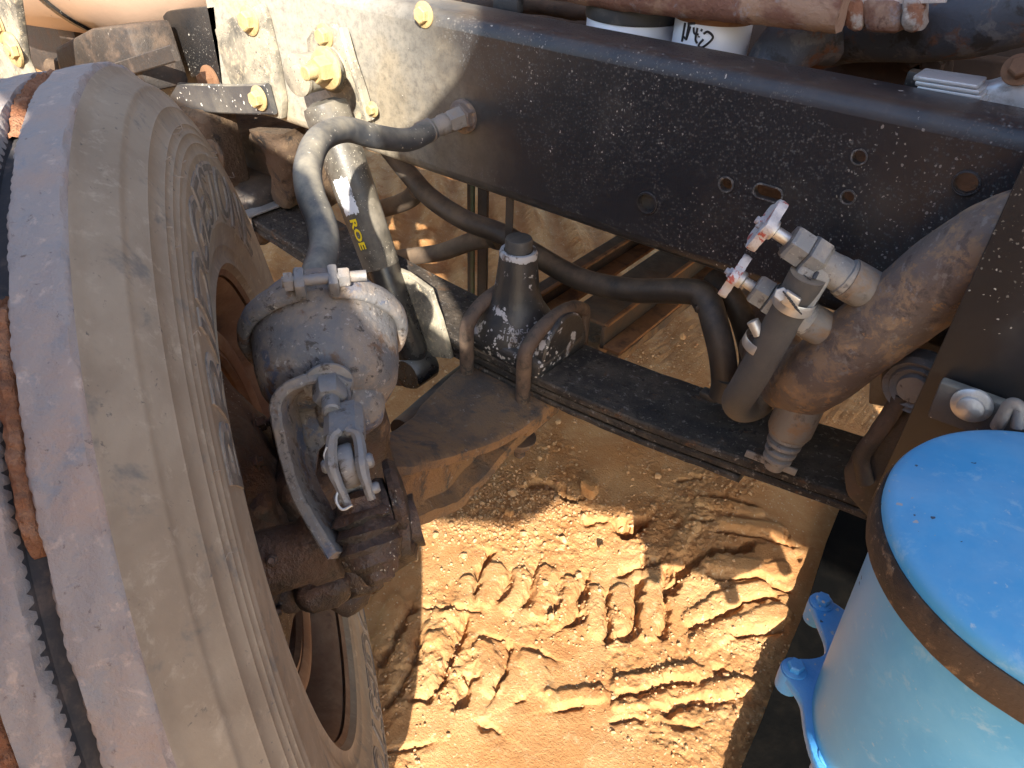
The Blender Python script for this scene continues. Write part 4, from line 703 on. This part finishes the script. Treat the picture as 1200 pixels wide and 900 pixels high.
def valve(p0, p1, k, label, big):
    """angle valve: handwheel at p0, body running to the pipe stub at p1"""
    a = unit(p1 - p0); L = np.linalg.norm(p1 - p0); t = thing('shutoff_valve', label, 'valve', p0 + a * L * .5 - ZA * .03, 'shut-off valves on the rusted pipe'); ref = unit(CAM - p0)
    r0 = 0.0275 * k; n = 60; th = np.linspace(0, 2 * math.pi, n, endpoint=False); lob = lambda th_, h: 0.10 * r0 * np.cos(5 * th_ + .4)
    hw = obj('handwheel', rough(lathe([(r0 * .35, -.004), (r0 * .80, -.004), (r0 * .97, -.005), (r0, 0), (r0 * .97, .006), (r0 * .80, .005), (r0 * .35, .003)], p0, a, n, wob=lob), .0006, 120, 2), m_hand, t, 40)
    sub('hub', hexbolt(p0 - a * .002, -a, .0075 * k, .007, False, .004), m_hand, hw); sub('hub_boss', lathe([(.011 * k, 0), (.011 * k, .012), (.008, .014)], p0, a, 16), m_zinc, hw)
    obj('stem', lathe([(.0068 * k, .004), (.0068 * k, L * .30)], p0, a, 14), m_zinc, t)
    obj('packing_nut', rough(lathe([(.012 * k, L * .25), (.0185 * k, L * .26), (.0205 * k, L * .29), (.0205 * k, L * .44), (.017 * k, L * .45)], p0, a, 6, ref), .0004, 120), m_valve, t, 25)
    obj('bonnet', rough(lathe([(.0175 * k, L * .45), (.0225 * k, L * .47), (.0225 * k, L * .60), (.018 * k, L * .64)], p0, a, 6, ref), .0005, 120), m_valve, t, 25)
    obj('body', rough(lathe([(.016 * k, L * .62), (.0165 * k, L * .70), (.0185 * k, L * .80), (.0185 * k, L * .86), (.0205 * k, L * .87), (.0205 * k, L * .97), (.017 * k, L * 1.0)], p0, a, 26), .0005, 120), m_valve, t, 40)
    return t, a, L
p0, p1 = at(897, 264, y=-.105), at(1002, 333, y=-.072); v1, va, vl = valve(p0, p1, 1.12, 'upper shut-off valve with worn red handwheel on the rusted pipe', True)
q0 = p0 + va * vl * .60; q1 = at(932, 352, y=-.105)
o1 = obj('outlet', rough(join(box(q0 * .45 + q1 * .55, (0.040, 0.036, 0.052), (va, np.cross(va, unit(q1 - q0)), unit(q1 - q0)), .006), tube([q0 * .6 + q1 * .4, q1], .0190, 3, 22)), .0005, 120), m_valve, v1, 35)
for k in range(7):
    c = q0 * .45 + q1 * .55 + unit(CAM - q0) * 0.0205 + va * (-.010 + .020 * RNG.random()) + unit(q1 - q0) * (-.014 + .026 * RNG.random())
    sub('cast_mark', rough(box(c, (.010, .003, .004), (unit(RNG.random(3) - .5), unit(CAM - q0), unit(np.cross(unit(CAM - q0), RNG.random(3)))), .001), .0015, 200, k), m_filterb, o1)
p0, p1 = at(861, 323, y=-.105), at(950, 378, y=-.088); v2, vb, vl2 = valve(p0, p1, 1.0, 'lower shut-off valve with chipped red handwheel beside the grey hose', False)
hh = thing('heater_hose', 'straight grey rubber hose clamped below the upper valve', 'hose', at(868, 480, y=-.10))
hpts = [at(947, 322, y=-.106), at(925, 362, y=-.106), at(898, 412, y=-.106), at(875, 452, y=-.104), at(864, 470, y=-.09), at(872, 478, y=-.06), at(890, 470, y=-.03), at(898, 440, y=.0), at(900, 400, y=.04)]
obj('hose', tube(hpts, 0.0210, 10, 26), m_hoseg, hh, 60)
hd = unit(hpts[1] - hpts[0])
hc = obj('clamp', lathe([(0.0245, -0.008), (0.0250, -.007), (0.0250, 0.007), (0.0245, 0.008)], at(931, 352, y=-.106), hd, 36, cap0=False, cap1=False), m_zinc, hh)
cz = at(916, 345, y=-.13)
sub('clamp_screw', join(hexbolt(cz, unit(CAM - cz), .0085, .008, False), box(at(927, 352, y=-.133), (.020, .018, .006), (va, hd, np.cross(va, hd)), .002)), m_zinc, hc)
for k in range(6): sub('clamp_slot', box(at(922 + k * 2.6, 346 + k * 3.6, y=-.1385), (.013, .0012, .002), (unit(va * .9 + hd * .2), hd, np.cross(va, hd)), 0), m_filterb, hc)
hc2 = obj('clamp', lathe([(0.0245, -0.007), (0.0250, -.006), (0.0250, 0.006), (0.0245, 0.007)], at(894, 402, y=-.10), hd, 36, cap0=False, cap1=False, arc=None), m_zinc, hh)
sub('clamp_screw', tube([at(882, 376, y=-.115), at(890, 392, y=-.115)], .0075, 2, 14), m_zinc, hc2)

# ================================================================== SPRING HANGER, CAB BRACKET, BLACK SHEET, BLUE TANK
sg = thing('spring_hanger', 'dark cast spring hanger at the end of the leaf spring', 'hanger', (-0.02, 0.03, 0.45))
obj('casting', rough(subdivide(flatplate([(1062, 470), (1085, 455), (1100, 500), (1060, 600), (1035, 590), (1005, 560), (1000, 530), (1018, 505)], 0.0, 0.05, 0.008), 1), .002, 40, 2), m_darkbox, sg, 50)
obj('rib', rough(tube([at(1058, 462, y=-.055), at(1030, 505, y=-.055), at(1010, 535, y=-.055), at(1015, 565, y=-.055)], .011, 8, 12), .001, 60), m_darkbox, sg, 50)
obj('bushing', rough(lathe([(0.014, -0.03), (0.036, -0.028), (0.038, 0.0), (0.034, 0.008), (0.028, 0.004), (0.026, 0.010), (0.019, 0.006), (0.017, 0.012), (0, 0.012)], at(1072, 452, y=-.055), -YA, 32), .0008, 80), m_steel, sg, 30)
tag(obj('gusset_plate', rough(flatplate([(1020, 470), (1022, 425), (1060, 375), (1110, 335), (1150, 330), (1150, 470), (1050, 475)], .03, .010), .001, 20), m_pipeg), 'brown grey steel gusset behind the rusted pipe', 'plate')
cb = thing('cab_bracket', 'black steel side plate with a bolted angle, standing beside the blue tank', 'bracket', (0.2, -0.125, 0.6))
xl = at(1105, 400, y=-.125)[0]
obj('plate', plate([(xl, 0.545), (0.75, 0.545), (0.75, 1.12), (xl + .05, 1.12), (xl, 1.03)], [], (0, -0.1150, 0), XA, ZA, 0.010, 0.0015), m_blackp, cb)
ang = obj('angle', flatplate([(1106, 440), (1190, 470), (1250, 494), (1250, 540), (1090, 481)], -0.1265, 0.016, .003), m_strap, cb)
sub('bolt', lathe([(.0195, 0), (.0195, .003), (.016, .0065), (.013, .007), (.0125, .0105), (.009, .013), (0, .0135)], at(1139, 474, y=-.1425), -YA, 36), m_zinc, ang)
obj('shackle', tube([at(1168, 500, y=-.150), at(1176, 487, y=-.155), at(1184, 474, y=-.155), at(1194, 478, y=-.155), at(1193, 500, y=-.155)], .0065, 6, 12), m_steel, cb)
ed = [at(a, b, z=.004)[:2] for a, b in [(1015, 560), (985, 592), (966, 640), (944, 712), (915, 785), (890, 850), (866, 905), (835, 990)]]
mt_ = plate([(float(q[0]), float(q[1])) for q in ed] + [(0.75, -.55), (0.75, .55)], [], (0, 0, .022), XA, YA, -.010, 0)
tag(obj('black_sheet', rough(subdivide(mt_, 0), .002, 8, 2), M('sheet_black', (0.003, 0.003, 0.003), 1.0, 0.0, [((0.007, 0.006, 0.005), 12, .45, .75)], bump=(.4, 60, .004), spec=.03)), 'flat black sheet lying on the dirt beneath the blue tank', 'rubber sheet')  # flat black sheet added over an unidentified dark area beside the tank
TC = V(0.133, -0.300, 0.0)
tk = thing('blue_tank', 'bright blue painted canister with a domed lid and rusty brown band', 'tank', (TC[0], TC[1], 0.395))
body = obj('body', lathe([(0.1375, 0.412), (0.1385, 0.425), (0.142, 0.50), (0.147, 0.62), (0.150, 0.690), (0.150, 0.702)], TC, ZA, 96), m_blue, tk, 40)
lid = obj('lid', lathe([(0.1585, 0.718), (0.1590, 0.728), (0.1560, 0.7335), (0.150, 0.736), (0.125, 0.742), (0.09, 0.7465), (0.05, 0.749), (0.0, 0.750)], TC, ZA, 96), m_blue, tk, 40)
sub('embossed_disc', lathe([(0.040, 0.7480), (0.0400, 0.7520), (0.0375, 0.7525), (0.036, 0.7505), (0, 0.7505)], TC + V(0.012, 0.0, 0), ZA, 48), m_bluec, lid)
for k in range(18):
    a = k * 2 * math.pi / 18; c = TC + V(0.012 + .030 * math.cos(a), .030 * math.sin(a), .7512)
    sub('embossed_mark', rough(box(c, (.0045, .006, .0022), (V(math.cos(a), math.sin(a), 0), V(-math.sin(a), math.cos(a), 0), ZA), .001), .0012, 300, k), m_bluec, lid)
obj('band', rough(lathe([(0.150, 0.686), (0.1600, 0.687), (0.1622, 0.690), (0.1622, 0.717), (0.1605, 0.721), (0.157, 0.721)], TC, ZA, 120, cap0=False, cap1=False), .0005, 40), m_band, tk, 40)
FZ = 0.418
ear = [at(963, 706, z=FZ), at(931, 784, z=FZ), at(975, 888, z=FZ)]
angs = [math.atan2(e[1] - TC[1], e[0] - TC[0]) for e in ear]; rads = [math.hypot(e[0] - TC[0], e[1] - TC[1]) for e in ear]
fl = []
ang_all = [(a, r) for a, r in zip(angs, rads)] + [(a, .168) for a in np.linspace(max(a for a in angs if a < 0) + .7, min(a for a in angs if a > 0) - .6, 5)]
for t in np.linspace(-math.pi, math.pi, 120, endpoint=False):
    r = .146
    for a, re in ang_all:
        d = (t - a + math.pi) % (2 * math.pi) - math.pi; r = max(r, .146 + (re + .014 - .146) * math.exp(-(d / .15) ** 2))
    fl.append((r * math.cos(t), r * math.sin(t)))
flo = obj('flange', rough(plate(fl, [], TC + V(0, 0, FZ), XA, YA, -0.014, .003), .0004, 60), m_bluec, tk, 40)
for a, re in ang_all:
    c = TC + V(re * math.cos(a), re * math.sin(a), FZ); sub('bolt', join(hexbolt(c, ZA, .0095, .009, True), lathe([(.0145, -.034), (.0155, -.012), (.0155, -.002)], c, ZA, 20)), m_bluec, flo)
obj('mount_arm', box((0.133, -0.15, 0.45), (0.10, 0.07, 0.05), bevel=.006), m_bluec, tk)

# ================================================================== ENGINE BAY ABOVE THE RAIL
eb = thing('engine_block', 'dark brown engine block in shade behind the rail', 'engine', (-0.3, 0.55, 0.60))
obj('block', rough(subdivide(box((-0.25, 0.56, 0.92), (1.5, 0.34, 0.60), bevel=.02), 3), .006, 9, 1), m_engine, eb, 60)
obj('side_cover', rough(subdivide(flatplate([(975, 70), (1000, 50), (1130, 60), (1210, 70), (1260, 110), (1250, 160), (960, 130)], .36, .03, .006), 1), .002, 20, 2), m_engine, eb, 50)
mb = obj('mount_plate', flatplate([(1063, 60), (1075, 53), (1095, 58), (1112, 72), (1108, 90), (1090, 96), (1072, 82)], .325, .02, .005), m_blackp, eb)
for px, py in ((1074, 63), (1093, 79)): sub('bolt', hexbolt(at(px, py, y=.303), -YA, .017, .012, True), m_engine, mb)
obj('clip', box(at(1083, 99, y=.20), (.045, .02, .03), bevel=.003), m_blackp, eb)
def oilfilter(pl, pr, ytop, ybot, y, cap, label, grp):
    a, b = at(pl, ytop, y=y), at(pr, ytop, y=y); r = np.linalg.norm(b - a) / 2; c = (a + b) / 2; c[1] += 0.0; t = thing('oil_filter', label, 'filter', (c[0], c[1] + r, c[2] - .16), grp); o = V(c[0], c[1] + r * .4, 0); zt = c[2]
    can = obj('can', lathe([(r * .8, zt - .17), (r, zt - .15), (r, zt - .004), (r * .97, zt)], o, ZA, 56), m_white, t, 40)
    if cap: obj('end_cap', lathe([(r * 1.03, zt - .004), (r * 1.04, zt), (r * 1.04, zt + .030), (r * .98, zt + .036), (0, zt + .038)], o, ZA, 56), m_filterb, t, 40)
    else: obj('seam', lathe([(r * 1.0, zt - .003), (r * 1.02, zt), (r * 1.02, zt + .005), (r * .96, zt + .007), (0, zt + .007)], o, ZA, 56), m_rust, t, 40)
    return t, can, o, r, zt
oilfilter(685, 781, 20, 45, .17, True, 'white oil filter with black end cap behind the rail', 'oil filters on the engine')
t, can, o, r, zt = oilfilter(788, 873, 22, 60, .17, False, 'white oil filter marked with black handwriting behind the rail', 'oil filters on the engine')
STROKES = [[((X - 130) / 425, 1 - (Y - 240) / 350) for X, Y in q] for q in [[(150, 270), (145, 510)], [(145, 440), (215, 470)], [(215, 270), (208, 470)], [(200, 270), (300, 250)], [(240, 300), (212, 470)], [(290, 300), (310, 370), (370, 380)], [(342, 300), (340, 440), (370, 490)], [(402, 305), (394, 332)], [(380, 398), (378, 412)], [(430, 360), (480, 330), (550, 400), (460, 520), (400, 530), (400, 490), (440, 430)], [(430, 560), (446, 582)]]]
va_ = math.atan2((CAM - o)[1], (CAM - o)[0])
for s in STROKES:
    pts = [o + V((r + .0008) * math.cos(va_ - .80 + .86 * x), (r + .0008) * math.sin(va_ - .80 + .86 * x), zt - .037 + .036 * y) for x, y in s]; sub('marker_stroke', tube(pts, .0016, 5, 6), m_mark, can)
mn = thing('exhaust_manifold', 'flaking rusty exhaust manifold above the filters', 'manifold', at(900, 20, y=.22))
obj('runner', rough(subdivide(join(sweep(spline([at(540, -45, y=.13), at(640, -26, y=.13), at(760, -10, y=.13), at(880, 0, y=.13), at(990, 10, y=.13)], 8), rect(.055, .045, .012), fixed=ZA)), 1), .002, 40, 1), m_manif, mn, 60)
for i, (a, b, c, d, m_) in enumerate([(966, 1000, -8, 30, m_manifw), (1000, 1024, -8, 32, m_manifw), (1022, 1070, -8, 34, m_manif), (1066, 1092, -8, 34, m_manifw)]):
    obj('port_flange', rough(subdivide(flatplate([(a, c), (b, c + 2), (b - 1, d), (a + 2, d - 2)], .20 - .006 * (i % 2), .05, .010), 2), .0018, 60, i), m_, mn, 60)
tag(obj('exhaust_bend', rough(tube([at(975, 40, y=.26), at(945, 42, y=.23), at(920, 60, y=.21), at(905, 90, y=.20), at(900, 130, y=.2)], .042, 8, 28), .0012, 40), m_bluerust, None, 70), 'rust blotched blue grey pipe bend rising behind the rail', 'pipe')
tag(obj('intake_pipe', rough(tube([at(955, 45, y=.30), at(1010, 32, y=.27), at(1080, 30, y=.25), at(1150, 20, y=.23), at(1220, 0, y=.22), at(1290, -30, y=.22)], .045, 8, 28), .0015, 30), m_bluerust, None, 70), 'dark dusty pipe running along the engine at the upper right', 'pipe')
tag(obj('clamp_disc', rough(lathe([(.02, 0), (.021, .008), (.014, .011), (.012, .006), (0, .006)], at(843, 2, y=.20), -YA, 28), .001, 60), m_manifw), 'small pale disc on the rusty manifold above the filters', 'disc')
tag(obj('heat_plate', flatplate([(960, 0), (1110, -12), (1110, 3), (1000, 6)], .16, .004, .001), m_alu), 'thin pale metal strip at the top right edge', 'strip')
al = thing('alternator', 'finned cast aluminium alternator housing behind the rail', 'alternator', at(1160, 130, y=.20))
obj('housing', rough(subdivide(join(flatplate([(1128, 92), (1165, 92), (1185, 84), (1230, 80), (1240, 150), (1110, 130), (1120, 108)], .17, .05, .010)), 1), .001, 50), m_alu, al, 50)
for k in range(6): obj('fin', box(at(1113 + k * 2, 92 + k * 6.2, y=.115), (.07, .05, .0055), (unit(V(1, -.1, .05)), YA, unit(V(-.05, 0, 1))), .0015), m_alu, al)
obj('bolt', hexbolt(at(1195, 82, y=.12), unit(V(0, -1, .6)), .012, .012, True), m_rust, al)
# things dim behind the top left of the rail
tag(obj('wiring_clip', rough(box(at(596, 2, y=.12), (.05, .02, .03), bevel=.004), .002, 60), m_filterb), 'small black clip on the top edge of the rail', 'clip')
tag(obj('air_pipe', rough(tube([at(545, 8, y=.20), at(620, 3, y=.24), at(680, 12, y=.30), at(720, 5, y=.36)], .018, 8, 14), .002, 40), m_engine), 'dark pipe behind the rail left of the oil filters', 'pipe')

# ================================================================== TOP LEFT: BRACKETS, STRAP, BEIGE TANK
mp = thing('mounting_plate', 'dusty grey mounting plate with two yellow dusted bolts on the rail', 'plate', at(300, 130, y=-.005))
obj('plate', rough(flatplate([(259, 33), (276, 20), (312, 3), (319, 22), (330, 70), (338, 118), (337, 138), (290, 128), (281, 105), (268, 70)], -.0012, .016, .003), .0006, 40), m_dusty, mp)
obj('bolt', hexbolt(at(293, 24, y=-.018), yd, .018, .014, True), m_bolt, mp); obj('bolt', hexbolt(at(304, 115, y=-.038), yd, .016, .014, True), m_bolt, mp)
ss = thing('stay_strap', 'flat black steel stay strap running left from the mounting plate above the tyre', 'strap', at(200, 130, y=-.04))
obj('strap', bar([at(318, 116, y=-.028), at(270, 116, y=-.030), at(215, 113, y=-.045), at(160, 104, y=-.06), at(115, 95, y=-.08), at(75, 85, y=-.11), at(66, 83, y=-.12)], .058, .012, ZA, 8, .003), m_strap, ss)
obj('end_block', rough(box(at(92, 82, y=-.10), (.16, .035, .055), bevel=.018, seg=3), .002, 20), m_dusty, ss)
bp = thing('bumper_bracket', 'dusty grey bracket plate with large washers at the top left edge', 'bracket', at(20, 110, y=-.25))
obj('plate', rough(flatplate([(-60, -40), (22, -40), (30, 15), (38, 70), (48, 92), (66, 104), (20, 112), (-60, 118)], -.24, .018, .004), .001, 20), m_dusty, bp)
for px, py in ((17, 58), (-4, 29)): obj('bolt', join(lathe([(.034, 0), (.034, .005), (.030, .008), (0, .008)], at(px, py, y=-.260), yd, 32), hexbolt(at(px, py, y=-.267), yd, .018, .012, False, .004)), m_bolt, bp)
cbx = thing('radiator_support', 'dark boxy radiator support behind the strap above the tyre', 'bracket', at(170, 95, y=.05))
obj('face', rough(flatplate([(112, 48), (156, 26), (200, 22), (224, 98), (190, 100), (122, 92)], -.02, .10, .01), .001, 15), m_darkbox, cbx); obj('side', flatplate([(198, 12), (262, 4), (272, 102), (226, 100)], .02, .02, .004), m_blackp, cbx)
obj('lower_rib', bar([at(130, 85, y=-.125), at(205, 62, y=-.125)], .03, .012, ZA, 4), m_darkbox, cbx); obj('bolt', hexbolt(at(247, 95, y=-.001), yd, .022, .018, True), m_rust, cbx)
fx = thing('front_crossmember', 'dim brown mud caked crossmember casting in the shade behind the strap', 'crossmember', at(270, 230, y=.05))
obj('beam', rough(subdivide(box(at(275, 165, y=.16), (.75, .18, .15), bevel=.03, seg=2), 3), .014, 11, 2), m_brownc, fx, 60)
obj('leg', rough(subdivide(sweep(spline([at(326, 150, y=.05), at(333, 180, y=.05), at(337, 210, y=.05), at(336, 236, y=.05)], 6), rect(.085, .07, .015), fixed=XA, scale=np.interp(np.linspace(0, 1, 19), [0, .3, 1], [1.4, 1.0, .62])), 1), .007, 22, 6), m_brownc, fx, 60)
obj('hanger', rough(subdivide(box(at(252, 180, y=-.02), (.10, .10, .22), bevel=.02, seg=2), 3), .010, 18, 3), m_brownc, fx, 60)
obj('bolt', rough(hexbolt(at(252, 183, y=-.080), yd, .024, .02, True), .002, 40), m_brownc, fx)

tag(obj('rubber_block', rough(subdivide(box(at(290, 238, y=.03), (.22, .13, .14), bevel=.03, seg=3), 2), .005, 16, 5), m_darkbox, None, 60), 'black lumpy rubber block on the front end of the leaf spring', 'block')
tag(obj('frame_horn', rough(subdivide(box(at(90, 40, y=.25), (.9, .12, .3), bevel=.03), 2), .01, 8, 5), m_darkbox, None, 60), 'dark shaded frame end behind the bumper bracket', 'frame end')
tag(obj('tie_bar', tube([at(60, 78, y=.10), at(150, 100, y=.16)], .025, 3, 14), m_brownc), 'brown dusty bar below the beige tank at the top left', 'bar')
bt = thing('beige_tank', 'beige painted rounded tank hanging above the tyre at the top edge', 'tank', at(150, 25, y=.14))
tc = at(150, -118, y=.14); ta = unit(at(300, -150, y=.14) - at(20, -130, y=.14)); tr = np.linalg.norm(at(150, 24, y=.14) - tc) * .97; k_ = tr / .22
obj('shell', lathe([(0, -.75 * k_)] + [(tr * math.cos(a), (-.52 + .22 * math.sin(a)) * k_) for a in np.linspace(-1.45, 0, 9)] + [(tr * .995, -.05 * k_)] + [(tr * math.cos(a), (.02 + .34 * math.sin(a)) * k_) for a in np.linspace(0, 1.45, 10)] + [(0, .36 * k_)], tc, ta, 64), m_beige, bt, 60)
obj('strap', lathe([(tr * 1.0, -.06), (tr * 1.02, -.055), (tr * 1.02, -.03), (tr * 1.0, -.025)], tc, ta, 64, cap0=False, cap1=False), m_blackp, bt)

# ================================================================== OUTSIDE THE FRAME: ADDED SHADE PANELS, THEN UNSEEN TRUCK PARTS (throw the shade)
cd = thing('upper_blocker', 'added unseen beige door standing open behind the viewer', 'blocker', (0.6, -1.32, 1.1))
DY = -1.30
obj('panel', plate([(.40, 2.75), (.40, 1.98), (.36, 1.91), (.31, 1.86), (.25, 1.80), (.20, 1.77), (.21, 1.68), (.24, 1.58), (.36, 1.46), (.375, 1.345), (1.7, 1.345), (1.7, 2.75)], [], (0, DY, 0), XA, ZA, .04, .006), m_beige, cd)  # added unseen panel, edge cut to the shadow wanted on rail and tank
fe = thing('lower_blocker', 'added unseen beige fender skirt outside the wheel, nearest the viewer', 'sunshade', (-0.3, -1.35, 0.4))
obj('screen', plate([(-1.6, .70), (-.9, .45), (-.02, .40), (.0, .78), (.15, .91), (.27, .91), (.37, .945), (.47, .975), (.55, 1.02), (.63, 1.08), (.74, 1.10), (.86, 1.14), (.95, 1.24), (1.7, 1.24), (1.7, 1.40), (.42, 1.40), (.36, 1.365), (.25, 1.385), (.20, 1.42), (.14, 1.50), (.10, 1.555), (.04, 1.56), (-.05, 1.59), (-.15, 1.63), (-.3, 1.655), (-.6, 1.66), (-.8, 1.50), (-1.6, 1.3)], [[(-.50, 1.40), (-.085, 1.435), (-.085, 1.480), (-.30, 1.50), (-.50, 1.49)]], (.041, -1.346, .035), XA, ZA, .012, .003), m_beige, fe)  # added unseen panel, outline and slot cut to steer sun and shade
hd_ = thing('engine_hood', 'beige truck hood closing the engine bay from above', 'hood', (-0.4, 0.6, 1.55))
obj('top_panel', rough(subdivide(box((-0.5, 0.72, 1.66), (3.6, 1.30, .03), bevel=.008), 3), .004, 3, 1), m_beige, hd_)
obj('far_side', box((-0.5, 1.50, 1.10), (3.6, .03, 1.10), bevel=.006), m_beige, hd_)
gr_ = thing('radiator', 'dark radiator core at the front of the engine bay', 'radiator', (-2.30, 0.55, 0.55)); obj('core', box((-2.30, 0.60, 1.05), (.10, 1.1, 1.05), bevel=.01), m_darkbox, gr_)
fw = thing('rear_bulkhead', 'black firewall panel behind the engine', 'firewall', (1.25, 0.6, 0.6)); obj('panel', box((1.25, 0.68, 1.1), (.03, 1.3, 1.1), bevel=.006), m_blackp, fw)
